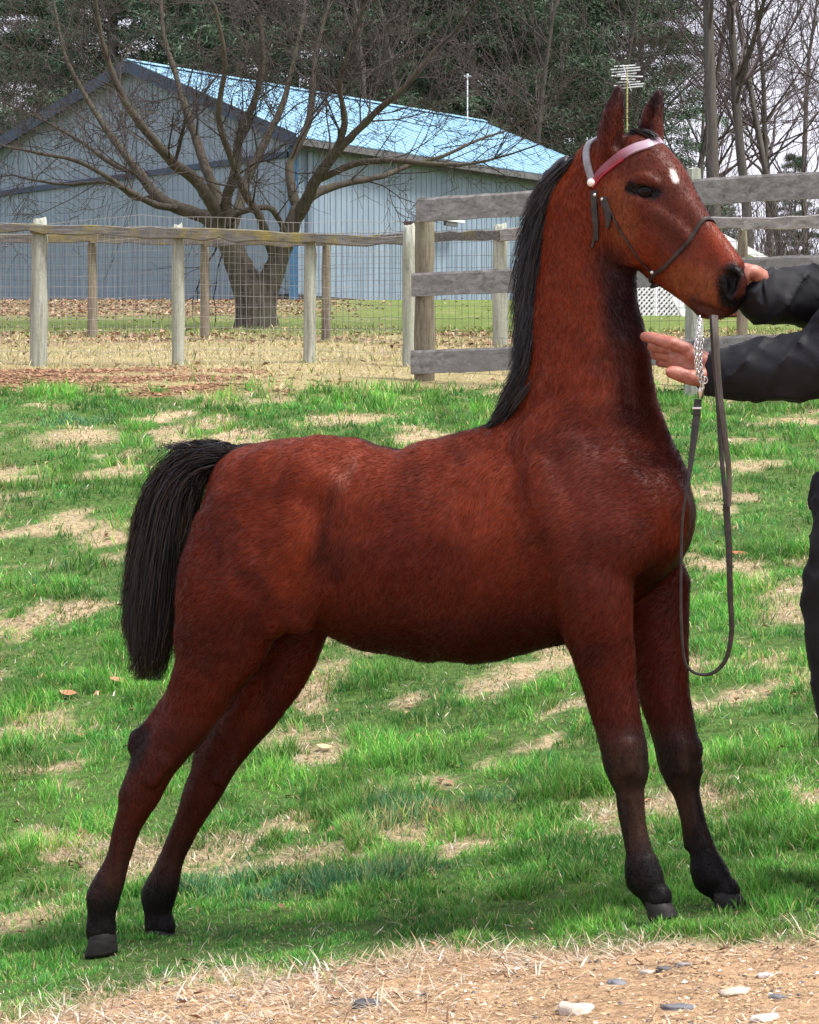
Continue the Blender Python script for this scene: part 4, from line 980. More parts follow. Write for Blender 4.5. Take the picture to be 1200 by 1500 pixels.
x = rs.uniform(-1.05, 1.05, 40000); y = rs.uniform(4.3, 6.2, 40000); m = masks(x, y); keep = rs.rand(len(x)) < m['dirt']*.8*(.4+.9*sstep(.4,.6,fbm(x*7,y*7,seed=90,o=2))); x, y = x[keep], y[keep]; N = len(x)
q = rs.rand(N); col = np.where((q < .70)[:,None], np.array((.46,.33,.20)), np.where((q < .86)[:,None], np.array((.20,.125,.08)), np.where((q < .94)[:,None], np.array((.62,.56,.48)), np.array((.10,.10,.11)))))*rs.uniform(.6,1.25,(N,1))
tag(clods('gravel', x, y, .0015+.006*rs.rand(N)**3, col, 7), kind='stuff')
# stones one can point at
def stone(u, v, wpx, hpx, colr, label, seed):
    r = random.Random(seed); x, y = gpt(u, v); z = float(hgt(x, y)); k = y/F; me = bpy.data.meshes.new('stone')
    import bmesh; bm = bmesh.new(); bmesh.ops.create_icosphere(bm, subdivisions=3, radius=1)
    for vv in bm.verts:
        vv.co.z = max(-.6, min(.62, vv.co.z)); n = vnoise(vv.co.x*1.9+seed, vv.co.y*1.9, vv.co.z*1.9, seed); n2 = vnoise(vv.co.x*5+seed, vv.co.y*5, vv.co.z*5, seed+1)
        vv.co *= .60+.62*float(n)+.20*float(n2); vv.co = Vector((vv.co.x*wpx*k/2, vv.co.y*wpx*k*.35, vv.co.z*hpx*k*.6))
    bm.to_mesh(me); bm.free(); me.polygons.foreach_set('use_smooth', np.ones(len(me.polygons), bool))
    mt = noisy('stone_%d' % seed, tuple(c*.7 for c in colr), tuple(min(.8, c*1.25) for c in colr), 30, .85, bstr=.6, bdist=.004)
    o = link_mesh('stone', me, None, mt); o.location = (x, y, z+hpx*k*.02); o.rotation_euler = (0, r.uniform(-.1,.1), r.uniform(-.4,.4))
    return tag(o, label, 'stone')
stone(536,1476,46,22,(.075,.078,.088),'dark grey rounded stone in the straw near the bottom edge',1)
stone(845,1482,56,26,(.50,.44,.37),'large flat whitish stone on the dirt at the bottom edge',2)
stone(1078,1456,46,16,(.50,.43,.34),'flat cream stone on the dirt path right of the dark chips',3)
stone(992,1477,52,13,(.13,.13,.145),'long thin bluish grey stone lying on the dirt',4)
stone(973,1421,26,12,(.10,.095,.10),'small blackish stone just below the grass edge',5)
stone(905,1443,30,14,(.16,.165,.18),'grey blue stone on the left of the stone cluster',6)
stone(1001,1415,24,9,(.25,.23,.22),'small brown grey stone right beside the blackish one',7)
stone(1120,1495,40,16,(.50,.45,.40),'white stone cut off by the bottom edge at right',8)
stone(1122,1432,24,12,(.55,.52,.50),'pale pebble under the grass at far right',9)
stone(950,1426,22,12,(.52,.48,.42),'tiny white pebble left of the blackish stone',10)
stone(1140,1462,26,11,(.14,.14,.15),'dull grey stone at the right end of the path',11)
# fallen leaves one can point at
leaf_me = None
def leaf(u, v, sz, rz, colr, label, seed):
    x, y = gpt(u, v); k = y/F; mb = MB(); n = 8; vs = []; L = sz*k
    for i in range(n+1):
        t = i/n; w = L*.26*math.sin(math.pi*t)**.8; zz = .25*L*(t-.5)**2*2
        vs += [Vector((L*(t-.5), -w, zz+w*.35)), Vector((L*(t-.5), 0, zz)), Vector((L*(t-.5), w, zz+w*.35))]
    fs = []
    for i in range(n): fs += [(i*3, i*3+3, i*3+4, i*3+1), (i*3+1, i*3+4, i*3+5, i*3+2)]
    mb.add(vs, fs); mb.tube([(L*.5,0,.1*L),(L*.66,0,.02*L)], .0008, 4)
    o = mb.build('fallen_leaf', noisy('leaf_%d' % seed, tuple(c*.8 for c in colr), colr, 60, .7), None); o.location = (x, y, float(hgt(x, y))+.016); o.rotation_euler = (.45, .1, rz)
    return tag(o, label, 'leaf')
leaf(475,1103,24,.1,(.62,.42,.25),'pale tan leaf lying on the grass under the foal belly',1)
leaf(640,1196,26,.5,(.24,.05,.025),'dark red leaf on the blue green clump below the belly',2)
leaf(648,1218,20,1.1,(.12,.05,.035),'dark brown leaf below the red one, on the straw patch',3)
leaf(1085,818,26,-.1,(.36,.13,.06),'rusty leaf in the grass just right of the hanging lead',4)
leaf(150,1393,28,.3,(.42,.17,.07),'rusty leaf by the heel of the leftmost hoof',5)
leaf(172,1005,26,.3,(.42,.22,.12),'orange leaf in the grass left of the hind leg',6)
leaf(100,1025,28,-.2,(.40,.20,.11),'brown leaf on the grass at left, below the orange one',7)
leaf(1150,622,20,.4,(.40,.22,.13),'orange brown leaf below the black sleeve at right',8)
# ------------------------------------------------------------------ the barn
rs = np.random.RandomState(5)
BC = Vector((-2.19, 48.0, 5.04)); dr_ = Vector((.68, .7332, 0)); dg_ = Vector((-.7332, .68, 0))     # near corner, along the long wall, along the gable
nr_ = Vector((.7332, -.68, 0)); ng_ = Vector((-.68, -.7332, 0))
def wallcol(name, c, c2, vs_=(1,1,1)):
    m, t, b, o = node_mat(name); n = tnoise(t, 1.2, 6, .7, stretch=(3,3,.5)); n2 = tnoise(t, 14, 5, .7, stretch=(2,2,.3))
    q = mixc(t, 1, ramp(t, n, [(.3,c),(.7,c2)]), ramp(t, n2, [(.3,(.86,.86,.86)),(.7,(1.08,1.08,1.08))]), 'MULTIPLY')
    t.links.new(q, b.inputs['Base Color']); b.inputs['Roughness'].default_value = .55; b.inputs['Specular IOR Level'].default_value = .3; bump(t, b, n2, .15, .004); return m
side_m = wallcol('blue_grey_siding', (.180,.240,.305), (.235,.300,.365))
roof_m = wallcol('sky_blue_roof', (.22,.42,.59), (.31,.52,.67)); roof_m.node_tree.nodes['Principled BSDF'].inputs['Roughness'].default_value = .35
trim_m = wallcol('dark_blue_trim', (.030,.052,.090), (.045,.070,.115)); gut_m = noisy('grey_gutter', (.07,.07,.075), (.13,.13,.13), 6, .5)
barn = empty('barn', BC, 0, 'blue grey metal barn with sky blue roof behind the bare tree and wire fence', 'barn')
EAVE_R, PEAK_T, PEAK_Z, LEFT_T = 3.03, 4.54, 4.91, 12.0
def gz_(t): return EAVE_R+(PEAK_Z-EAVE_R)*t/PEAK_T if t < PEAK_T else PEAK_Z-.283*(t-PEAK_T)
LEN = 10.4
def rib_panel(name, org, dirv, nrm, w, ztop, mat, rib=.152, depth=.018, z0=-.35):
    """one sheet of ribbed siding: flats with raised ribs, really folded; ztop(t) gives the cut at its top"""
    prof_ = []; t = 0.0
    while t < w-.001:
        e = min(w, t+rib); prof_ += [(t, 0), (t+.055, 0), (t+.064, depth), (t+.088, depth), (t+.097, 0)] if e-t > .12 else [(t, 0)]
        t = e
    prof_.append((w, 0)); vs = []; fs = []
    for t, d in prof_:
        p = org+dirv*t+nrm*d; vs += [p+Vector((0,0,z0)), p+Vector((0,0,ztop(t)))]
    vs2 = [v-nrm*.03 for v in vs]; n = len(prof_); allv = vs+vs2; N = len(vs)
    for i in range(n-1):
        fs.append((2*i, 2*i+2, 2*i+3, 2*i+1))
    fs += [(N, N+1, N+2*n-1, N+2*n-2), (0, 1, N+1, N), (2*n-2, N+2*n-2, N+2*n-1, 2*n-1)]
    mb = MB(); mb.add(allv, fs); return mb.build(name, mat, barn)
pw = .912
for i in range(int(math.ceil(LEN/pw))):
    t0 = i*pw; w = min(pw-.006, LEN-t0); rib_panel('wall_panel', dr_*t0+nr_*rs.uniform(0,.004), dr_, nr_, w, lambda t: EAVE_R, side_m)
for i in range(int(math.ceil(LEFT_T/pw))):
    t0 = i*pw; w = min(pw-.006, LEFT_T-t0); rib_panel('gable_panel', dg_*t0+ng_*rs.uniform(0,.004), dg_, ng_, w, lambda t, t0=t0: gz_(t0+t), side_m)
# solid behind the sheets: far walls
mb = MB(); a = dr_*.05+dg_*.05; b = dr_*(LEN-.05)+dg_*.05; c = dr_*(LEN-.05)+dg_*(LEFT_T-.05); d = dr_*.05+dg_*(LEFT_T-.05); pk0 = dr_*.05+dg_*PEAK_T; pk1 = dr_*(LEN-.05)+dg_*PEAK_T
Z = lambda z: Vector((0,0,z)); zl = gz_(LEFT_T)
mb.add([b+Z(-.3), b+Z(EAVE_R-.06), pk1+Z(PEAK_Z-.1), c+Z(zl-.06), c+Z(-.3), d+Z(-.3), d+Z(zl-.06)], [(0,4,3,2,1), (4,5,6,3)]); mb.build('rear_wall', side_m, barn)
def slab(name, p0, p1, p2, p3, th, mat, n=None):
    nn = (p1-p0).cross(p3-p0).normalized(); nn = nn if nn.z > 0 or n else -nn
    if n is not None: nn = n
    mb = MB(); v = [p0, p1, p2, p3]; mb.add(v+[q+nn*th for q in v], [(3,2,1,0),(4,5,6,7),(0,1,5,4),(1,2,6,5),(2,3,7,6),(3,0,4,7)]); return mb.build(name, mat, barn)
ov = .28; gv_ = .22
def roof_side(t_eave, z_eave, name):
    k = 0; n = int((LEN+2*gv_)/.92)+1
    for i in range(n):
        s0 = -gv_+i*.92; s1 = min(s0+.915, LEN+gv_)
        pa, pb = dr_*s0+dg_*t_eave+Z(z_eave), dr_*s1+dg_*t_eave+Z(z_eave); pc_, pd = dr_*s1+dg_*PEAK_T+Z(PEAK_Z+.08), dr_*s0+dg_*PEAK_T+Z(PEAK_Z+.08)
        nn = (pb-pa).cross(pd-pa).normalized(); nn = nn if nn.z > 0 else -nn; mb = MB()
        v = [pa, pb, pc_, pd]; mb.add(v+[q+nn*.02 for q in v], [(3,2,1,0),(4,5,6,7),(0,1,5,4),(1,2,6,5),(2,3,7,6),(3,0,4,7)])
        for j in range(3):
            f = (j+.5)/3*(s1-s0); a0 = pa+dr_*f+nn*.021; a1 = pd+dr_*f+nn*.021; r = [a0-dr_*.022, a0+dr_*.022, a1+dr_*.022, a1-dr_*.022]
            mb.add(r+[q+nn*.013 for q in r], [(4,5,6,7),(0,1,5,4),(1,2,6,5),(2,3,7,6),(3,0,4,7)])
        mb.build(name, roof_m, barn)
sl_r = (PEAK_Z-EAVE_R)/PEAK_T
roof_side(-ov, EAVE_R+.08-ov*sl_r, 'roof_sheet'); roof_side(LEFT_T+ov, gz_(LEFT_T)+.08-ov*.283, 'roof_sheet')
mb = MB(); a = dr_*(-gv_-.02)+dg_*PEAK_T+Z(PEAK_Z+.13); b = dr_*(LEN+gv_+.02)+dg_*PEAK_T+Z(PEAK_Z+.13)
mb.add([a-dg_*.16-Z(.05), a+Z(.02), a+dg_*.16-Z(.04), b-dg_*.16-Z(.05), b+Z(.02), b+dg_*.16-Z(.04)], [(0,1,4,3),(1,2,5,4),(0,2,1),(3,4,5),(0,3,5,2)]); mb.build('ridge_cap', roof_m, barn)
def bar(name, p, q, w, h, mat, up=Vector((0,0,1))):
    d = (q-p).normalized(); sd = d.cross(up).normalized(); u2 = sd.cross(d).normalized(); mb = MB()
    v = [p+sd*a*w/2+u2*b*h/2 for a, b in ((-1,-1),(1,-1),(1,1),(-1,1))]+[q+sd*a*w/2+u2*b*h/2 for a, b in ((-1,-1),(1,-1),(1,1),(-1,1))]
    mb.add(v, [(3,2,1,0),(4,5,6,7),(0,1,5,4),(1,2,6,5),(2,3,7,6),(3,0,4,7)]); return mb.build(name, mat, barn)
e0 = dg_*(-ov)+Z(EAVE_R+.03-ov*sl_r)
bar('rake_trim', e0+dr_*(-gv_-.03), dr_*(-gv_-.03)+dg_*PEAK_T+Z(PEAK_Z+.0), .04, .24, trim_m); bar('rake_trim', dr_*(-gv_-.03)+dg_*PEAK_T+Z(PEAK_Z+.0), dr_*(-gv_-.03)+dg_*(LEFT_T+ov)+Z(gz_(LEFT_T)-ov*.283), .04, .24, trim_m)
bar('gutter', e0+dr_*(-gv_)-dg_*.05-Z(.04), e0+dr_*(LEN+gv_)-dg_*.05-Z(.04), .11, .12, gut_m); bar('fascia', e0+dr_*(-gv_)+dg_*.04-Z(.06), e0+dr_*(LEN+gv_)+dg_*.04-Z(.06), .04, .17, noisy('dark_fascia', (.05,.05,.055), (.09,.09,.095), 5, .7))
bar('soffit', dg_*(-ov*.5)+Z(EAVE_R-.15), dg_*(-ov*.5)+dr_*LEN+Z(EAVE_R-.15), ov*.8, .03, gut_m)
bar('corner_trim', nr_*.04+ng_*.04+Z(-.3), nr_*.04+ng_*.04+Z(EAVE_R-.1), .17, .17, noisy('bright_blue_trim', (.035,.11,.21), (.05,.14,.26), 5, .5), up=Vector((1,0,0)))
bar('belt_trim', dg_*.12+ng_*.045+Z(EAVE_R-.30), dg_*LEFT_T+ng_*.045+Z(EAVE_R-.30), .05, .11, trim_m)
bar('skirt_board', dg_*.05+ng_*.04+Z(.02), dg_*LEFT_T+ng_*.04+Z(.02), .05, .14, noisy('dark_skirt', (.03,.03,.03), (.07,.06,.05), 8, .9)); bar('skirt_board', dr_*.05+nr_*.04+Z(.02), dr_*LEN+nr_*.04+Z(.02), .05, .12, MATS['dark_skirt'])
bar('downspout', nr_*.09+dr_*.35+Z(0), nr_*.09+dr_*.35+Z(EAVE_R-.25), .07, .07, side_m, up=Vector((1,0,0)))
# roof mast and the aerial behind
Pm = at(685, 172, 57.0); mast = empty('roof_mast', Pm, 0, 'thin white pole rising from the far ridge of the blue roof', 'pole')
wh_m = noisy('white_metal', (.6,.6,.62), (.75,.75,.76), 10, .5); mb = MB(); mb.tube([(0,0,-.15),(0,0,.9)], .016, 6); mb.build('pole', wh_m, mast); mb = MB(); mb.tube([(0,0,.9),(0,0,.98)], .03, 6); mb.tube([(-.09,0,.93),(.09,0,.93)], .01, 5); mb.build('tip', wh_m, mast)
Pa = at(919, 255, 62.0); gza = float(hgt(Pa.x, Pa.y)); aer = empty('aerial', (Pa.x, Pa.y, gza), 0, 'old television aerial of white rods on a yellow mast, behind the foal ears', 'aerial')
ym = noisy('yellow_mast', (.42,.36,.13), (.55,.48,.22), 8, .6); top = at(919, 96, 62).z-gza; mb = MB(); mb.tube([(0,0,0),(0,0,top)], .020, 6); mb.build('mast', ym, aer)
for i in range(9):
    z = top-.02-i*.066; hw = .26+.10*math.sin(i*1.1); mb = MB(); sh = .12*(i/8-.5)
    mb.tube([(sh-hw, .1*math.sin(i), z), (sh+hw, -.1*math.sin(i), z+.03)], .016, 5); mb.build('rod', wh_m, aer)
mb = MB(); mb.tube([(-.10,0,top+.02),(.10,0,top-.62)], .013, 5); mb.tube([(-.38,.05,top-.24),(.38,-.05,top-.28)], .02, 5); mb.build('boom', wh_m, aer)

# ------------------------------------------------------------------ wooden posts and rails
def woodmat(name, c1, c2, c3=None, sc_=5):
    m, t, b, o = node_mat(name); g = tnoise(t, sc_, 7, .7, stretch=(9,9,.7), dist=.4); l = tnoise(t, 3.5, 5, .7); f = tnoise(t, 45, 3, .6)
    q = ramp(t, g, [(.32, c1), (.62, c2)]); q = mixc(t, ramp(t, l, [(.48,(0,0,0)),(.66,(1,1,1))]), q, c3 or c2)
    q = mixc(t, 1, q, ramp(t, f, [(.3,(.88,.88,.88)),(.7,(1.08,1.08,1.08))]), 'MULTIPLY')
    t.links.new(q, b.inputs['Base Color']); b.inputs['Roughness'].default_value = .9; b.inputs['Specular IOR Level'].default_value = .15; bump(t, b, g, .6, .01); return m
post_m = woodmat('greenish_post', (.17,.17,.14), (.40,.42,.36), (.30,.33,.26)); post2_m = woodmat('brown_post', (.10,.085,.06), (.24,.21,.16), (.20,.20,.14))
rail_m = woodmat('lichen_rail', (.060,.058,.055), (.165,.158,.150), (.20,.17,.06)); board_m = woodmat('grey_board', (.11,.105,.10), (.30,.29,.285), (.21,.205,.20), 5)
# boards run sideways: turn the grain
for nd in board_m.node_tree.nodes:
    if nd.type == 'MAPPING': nd.inputs['Scale'].default_value = (.55,5,5)
for nd in rail_m.node_tree.nodes:
    if nd.type == 'MAPPING': nd.inputs['Scale'].default_value = (1.2,9,9)
wire_m, t_, b_, o_ = node_mat('galvanised_wire'); b_.inputs['Base Color'].default_value = (.30,.29,.27,1); b_.inputs['Metallic'].default_value = .1; b_.inputs['Roughness'].default_value = .55
wire2_m, t_, b_, o_ = node_mat('dark_wire'); b_.inputs['Base Color'].default_value = (.10,.10,.10,1); b_.inputs['Roughness'].default_value = .7
def post(name, x, y, h, r, mat, parent, seed, tilt=(0,0), square=False, below=.2):
    z = float(hgt(x, y)); rr = np.random.RandomState(seed); o = Vector(parent.location); mb = MB(); n = 12 if not square else 8; vs = []; L = 9
    for i in range(L):
        t = i/(L-1); zz = -below+(h+below)*t; w = r*(1.06-.10*t)*(1+.04*rr.randn()); 
        if i == L-1: w *= .82; 
        for k in range(n):
            a = 2*math.pi*(k+.5)/n; q = (1.15 if k % 2 == 0 else 1.15) if square else 1
            cx, cy = math.cos(a), math.sin(a)
            if square: m_x = max(abs(cx), abs(cy)); cx, cy = cx/m_x, cy/m_x
            vs.append(Vector((cx*w*(1+.04*rr.randn())+tilt[0]*zz, cy*w+tilt[1]*zz, zz+(.012*rr.randn() if i == L-1 else 0)))+Vector((x, y, z))-o)
    fs = [(i*n+k, i*n+(k+1)%n, (i+1)*n+(k+1)%n, (i+1)*n+k) for i in range(L-1) for k in range(n)]; vs.append(Vector((x+tilt[0]*h, y+tilt[1]*h, z+h+.012))-o); c = len(vs)-1
    fs += [((L-1)*n+k, (L-1)*n+(k+1)%n, c) for k in range(n)]; mb.add(vs, fs); return mb.build(name, mat, parent, smooth=not square)
def rail(name, p, q, h, d, mat, parent, seed, rough=.12, sag=0.0):
    """an old split rail or board, uneven along its length"""
    rr = np.random.RandomState(seed); o = Vector(parent.location); p = Vector(p); q = Vector(q); dv = (q-p).normalized(); sd = Vector((dv.y, -dv.x, 0)).normalized(); n = max(6, int((q-p).length/.12)); mb = MB(); vs = []
    for i in range(n+1):
        t = i/n; c = p.lerp(q, t)-o-Vector((0,0,sag*4*t*(1-t))); hh = h*(1+rough*rr.randn()*.5); dd = d*(1+rough*rr.randn()*.4); dz = rough*h*.25*rr.randn()
        for a, b in ((-1,-1),(1,-1),(1,.8),(.6,1),(-.6,1),(-1,.8)): vs.append(c+sd*a*dd/2+Vector((0,0,b*hh/2+dz)))
    m = 6; fs = [(i*m+k, i*m+(k+1)%m, (i+1)*m+(k+1)%m, (i+1)*m+k) for i in range(n) for k in range(m)]+[tuple(range(m-1,-1,-1)), tuple(n*m+k for k in range(m))]
    mb.add(vs, fs)
    me_o = mb.build(name, mat, parent); return me_o
def wires(name, pts, h0, h1, dx, nh, r, mat, parent, seed, wob=.01, top_wave=0.0):
    """welded wire: uprights and line wires, following pts along the ground"""
    rr = np.random.RandomState(seed); o = Vector(parent.location); P_ = [Vector((a, b, 0)) for a, b in pts]; L = [0]
    for a, b in zip(P_[:-1], P_[1:]): L.append(L[-1]+(b-a).length)
    def pos(s, h):
        i = min(len(P_)-2, max(0, int(np.searchsorted(L, s)-1))); f = (s-L[i])/(L[i+1]-L[i]); q = P_[i].lerp(P_[i+1], f)
        w = wob*(math.sin(s*3.1+h*2)+math.sin(s*7.3+h*5+seed)*.6)
        return Vector((q.x+w*.4, q.y+w, float(prof(q.y))+.12*max(-3,min(3,q.x))*float(1-sstep(7,16,q.y))+h+w*.5*(1+top_wave*h)+(top_wave*.02*math.sin(s*2.2+seed) if h > .9 else 0)))-o
    mb = MB(); nu = int(L[-1]/dx)
    for i in range(nu+1):
        s = min(L[-1], i*dx+rr.randn()*.003); mb.tube([pos(s, h0), pos(s+.005*rr.randn(), (h0+h1)/2), pos(s+.006*rr.randn(), h1)], r, 3, cap=False)
    for j in range(nh):
        h = h0+(h1-h0)*(j/(nh-1)); n = max(2, int(L[-1]/.22)); mb.tube([pos(L[-1]*i/n, h+.004*rr.randn()) for i in range(n+1)], r*1.1, 3, cap=False)
    ob = mb.build(name, mat, parent); ob['kind'] = 'stuff'; return ob
# near wire fence, left: three round posts in sight, lichen-covered top rail
YF = 19.0
f1 = empty('wire_fence', (at(62,540,YF).x, YF, float(hgt(at(62,540,YF).x, YF))), 0, 'nearest wire fence at left with round posts and a yellow lichened top rail', 'fence')
px1 = [(-150,540),(62,540),(268,540),(457.5,537),(600,528)]; pp = [(at(u, v, YF+.25*i).x, YF+.05*i) for i, (u, v) in enumerate(px1)]
for i, (x, y) in enumerate(pp):
    tp = [325,322,332,345,345][i]; h = 1-(tp-750)*y/F-float(hgt(x, y)); post('post', x, y, h, [.062,.062,.050,.048,.046][i], post_m, f1, 10+i, tilt=(.01*(i%2), 0))
zt = lambda v, y: 1-(v-750)*y/F
tops = [338,336,343,350,356]
for i in range(4):
    (x0, y0), (x1, y1) = pp[i], pp[i+1]; rail('top_rail', (x0-.05, y0-.07, zt(tops[i], y0)), (x1+.05, y1-.07, zt(tops[i+1], y1)), .075, .07, rail_m, f1, 30+i, .35)
for i, (x, y) in enumerate(pp[1:4]):      # knobbly lichen and moss caps on the rail
    for k in range(0):
        mb = MB(); xx = x+rs.uniform(-.2, 1.0); zz = zt(tops[i+1], y)+.045; mb.box((xx-f1.location.x, -.07+rs.uniform(-.02,.02), zz-f1.location.z), (.05*rs.uniform(.6,1.8), .04, .04*rs.uniform(.5,1.2)), rot=Matrix.Rotation(rs.uniform(-.4,.4), 3, 'Y'), taper=.5)
        mb.build('splinter', rail_m, f1, bevel=.008)
wires('wire_mesh', pp, .02, 1.09, .045, 14, .0016, wire_m, f1, 3, .016, 1.0)
cap_ = MB(); cap_.box((pp[4][0]-f1.location.x+.0, -.06, zt(353, pp[4][1])-f1.location.z), (.085,.03,.24)); cap_.build('dark_board', woodmat('black_wood', (.03,.025,.025), (.09,.075,.065)), f1, bevel=.005)
post('post', at(600,525,18.6).x, 18.75, 1.03, .055, post_m, f1, 17)
# rear wire fence behind it
YB = 24.5
f2 = empty('wire_fence', (at(135,500,YB).x, YB, float(hgt(at(135,500,YB).x, YB))), 0, 'rear wire fence of thin brown posts and dark wire, crossing before the tree trunk', 'fence')
px2 = [(-60,503),(135,502),(300,498),(478,493),(733,506),(915,500),(1088,493),(1290,490)]; yy2 = [24.6,24.5,24.5,24.3,22.6,22.2,21.8,21.4]
pq = [(at(u, v, y).x, y) for (u, v), y in zip(px2, yy2)]; tops2 = [340,341,350,349,330,332,337,335]
for i, (x, y) in enumerate(pq):
    h = zt(tops2[i], y)-float(hgt(x, y)); post('post', x, y, h, .070 if i in (4,) else .045, (post_m if i == 4 else post2_m), f2, 50+i)
rt2 = [350,350,354,356,345,330,328,326]
for i in range(7):
    (x0, y0), (x1, y1) = pq[i], pq[i+1]; a_v, b_v = (rt2[i], rt2[i+1])
    if i == 3: a_v, b_v = 354, 345
    rail('top_rail', (x0, y0-.07, zt(a_v, y0)), (x1, y1-.07, zt(b_v, y1)), .10 if i > 3 else .085, .05, rail_m if i < 4 else board_m, f2, 70+i, .22)
wires('wire_mesh', pq, .0, 1.02, .085, 10, .0019, wire2_m, f2, 8, .006, .4)
# grey board fence at right, coming towards the camera
BFY = lambda u: 17.0+(u-612)*(15.6-17.0)/588
bf = empty('board_fence', (at(622,552,17.0).x, 17.0, float(hgt(at(622,552,17.0).x, 17.0))), 0, 'grey weathered three board fence running behind the foal head to the right edge', 'fence')
posts_bf = [(622,296,.068),(1017,248,.055),(1330,235,.055)]
for i, (u, tp, r) in enumerate(posts_bf):
    y = BFY(u)+.10; x = at(u, 500, y).x; h = zt(tp, y)-float(hgt(x, y)); post('post', x, y, h, r, post2_m if i == 0 else post_m, bf, 90+i, square=(i > 0))
def bd(u0, va0, vb0, u1, va1, vb1, seed):
    y0, y1 = BFY(u0), BFY(u1); z0 = (zt(va0, y0)+zt(vb0, y0))/2; z1 = (zt(va1, y1)+zt(vb1, y1))/2
    rail('board', (at(u0, 0, y0).x, y0, z0), (at(u1, 0, y1).x, y1, z1), abs(zt(va0, y0)-zt(vb0, y0)), .028, board_m, bf, seed, .035)
um = 1017
for (L0, R0, sd_) in (((290,325),(252,291),1), ((400,434),(374,411),4), ((514,548),(489,525),7)):
    ul = [612,604,603][(sd_-1)//3]; fm = (um-ul)/(1200-ul); mid = [L0[k]+(R0[k]-L0[k])*fm for k in (0,1)]; f2_ = (1330-ul)/(1200-ul); end = [L0[k]+(R0[k]-L0[k])*f2_ for k in (0,1)]
    bd(ul, L0[0], L0[1], um-1, mid[0], mid[1], sd_); bd(um+1, mid[0]-2, mid[1]-1, 1330, end[0], end[1], sd_+1)
wires('wire_mesh', [(at(640,0,BFY(640)).x, BFY(640)+.13), (at(1330,0,BFY(1330)).x, BFY(1330)+.13)], .05, .30, .10, 3, .0016, wire2_m, bf, 9, .004)
nails = MB()
for (u, vs_) in ((620,(300,315,411,424,524,538)),(1017,(275,290,390,402,505,518))):
    for v in vs_:
        for du in (-5, 6):
            y = BFY(u)-.018; p = at(u+du, v, y)-Vector(bf.location); nails.tube([p, p+Vector((0,-.004,0))], .005, 6)
nb_ = nails.build('nail_heads', wire2_m, bf); nb_['kind'] = 'stuff'
# small wall vent and things in the yard
vt = empty('wall_light', at(660,325,50.9), math.radians(47), 'small white fixture on the blue barn wall just under the top board', 'lamp')
mb = MB(); mb.box((0,-.06,.02), (.62,.10,.05)); mb.build('hood', wh_m, vt); mb = MB(); mb.box((-.05,-.05,-.05), (.34,.08,.08)); mb.build('body', gut_m, vt)
# ------------------------------------------------------------------ white shed with lattice skirt
YS = 36.0
def Sp(u, v, y=YS): return at(u, v, y)
so = Sp(1000, 485); so.z = float(hgt(so.x, YS)); shed = empty('garden_shed', so, 0, 'white gabled shed with lattice panels, glimpsed between the foal jaw and the fence', 'shed')
white_m = noisy('white_paint', (.76,.76,.79), (.84,.84,.87), 3, .6); dk_m = noisy('gap_shade', (.03,.03,.035), (.06,.06,.06), 5, .9)
def shq(name, pts, y0, y1, mat):
    mb = MB(); a = [Sp(u, v, y0)-so for u, v in pts]; b = [q+Vector((0, y1-y0, 0)) for q in a]; n = len(pts)
    mb.add(a+b, [tuple(range(n)), tuple(range(2*n-1, n-1, -1))]+[(i, i+n, (i+1)%n+n, (i+1)%n) for i in range(n)]); return mb.build(name, mat, shed)
shq('gable_wall', [(925,489),(925,415),(975,372),(1050,345),(1100,372),(1050,432),(1050,489)], YS+.5, YS+2.2, white_m)
shq('roof', [(1040,341),(1052,338),(1131,379),(1127,386),(1050,352),(960,392),(955,386)], YS+.2, YS+2.6, white_m)
shq('shade_panel', [(929,483),(929,413),(1001,413),(1001,483)], YS+.30, YS+.45, dk_m)  # near-black sheet standing in for the shade behind the lattice
for (ua, ub) in ((929,959),(961,1000)):      # two lattice panels, slats crossing
    fr = MB(); y = YS
    for (p, q) in (((ua,411),(ub,411)),((ua,481),(ub,481)),((ua,411),(ua,481)),((ub,411),(ub,481))):
        a, b = Sp(*p, y)-so, Sp(*q, y)-so; fr.tube([a, b], .016, 4)
    lp = fr.build('lattice_panel', white_m, shed); k = 0
    for sgn in (-1, 1):
        for c in range(-90, 90, 8):
            t0 = None; pts_ = []
            for u in np.linspace(ua, ub, 25):
                v = 446+sgn*(u-(ua+ub)/2)*1.1+c
                if 412 <= v <= 480: pts_.append((u, v))
            if len(pts_) > 3:
                mb = MB(); a, b = Sp(*pts_[0], y+.01*sgn)-so, Sp(*pts_[-1], y+.01*sgn)-so; d = (b-a).normalized(); s_ = Vector((-d.z,0,d.x))*.013
                mb.add([a-s_, b-s_, b+s_, a+s_, a-s_+Vector((0,.008,0)), b-s_+Vector((0,.008,0)), b+s_+Vector((0,.008,0)), a+s_+Vector((0,.008,0))], [(0,1,2,3),(7,6,5,4),(0,4,5,1),(2,6,7,3)]); mb.build('slat', white_m, lp)
shq('ramp_board', [(984,436),(992,432),(1022,482),(1010,484)], YS-.3, YS-.22, white_m)
rb = empty('red_bin', (Sp(1070,476).x, YS-1, float(hgt(Sp(1070,476).x, YS-1))), 0, 'low dark red trough on the grass behind the fence, right of the muzzle', 'trough')
rd_m = noisy('red_plastic', (.13,.03,.025), (.20,.05,.04), 10, .6); mb = MB(); mb.box((0,0,.09), (.55,.3,.20), taper=1.12); mb.build('tub', rd_m, rb, bevel=.02); mb = MB(); mb.box((0,0,.20), (.64,.36,.03)); mb.build('rim', rd_m, rb, bevel=.01)
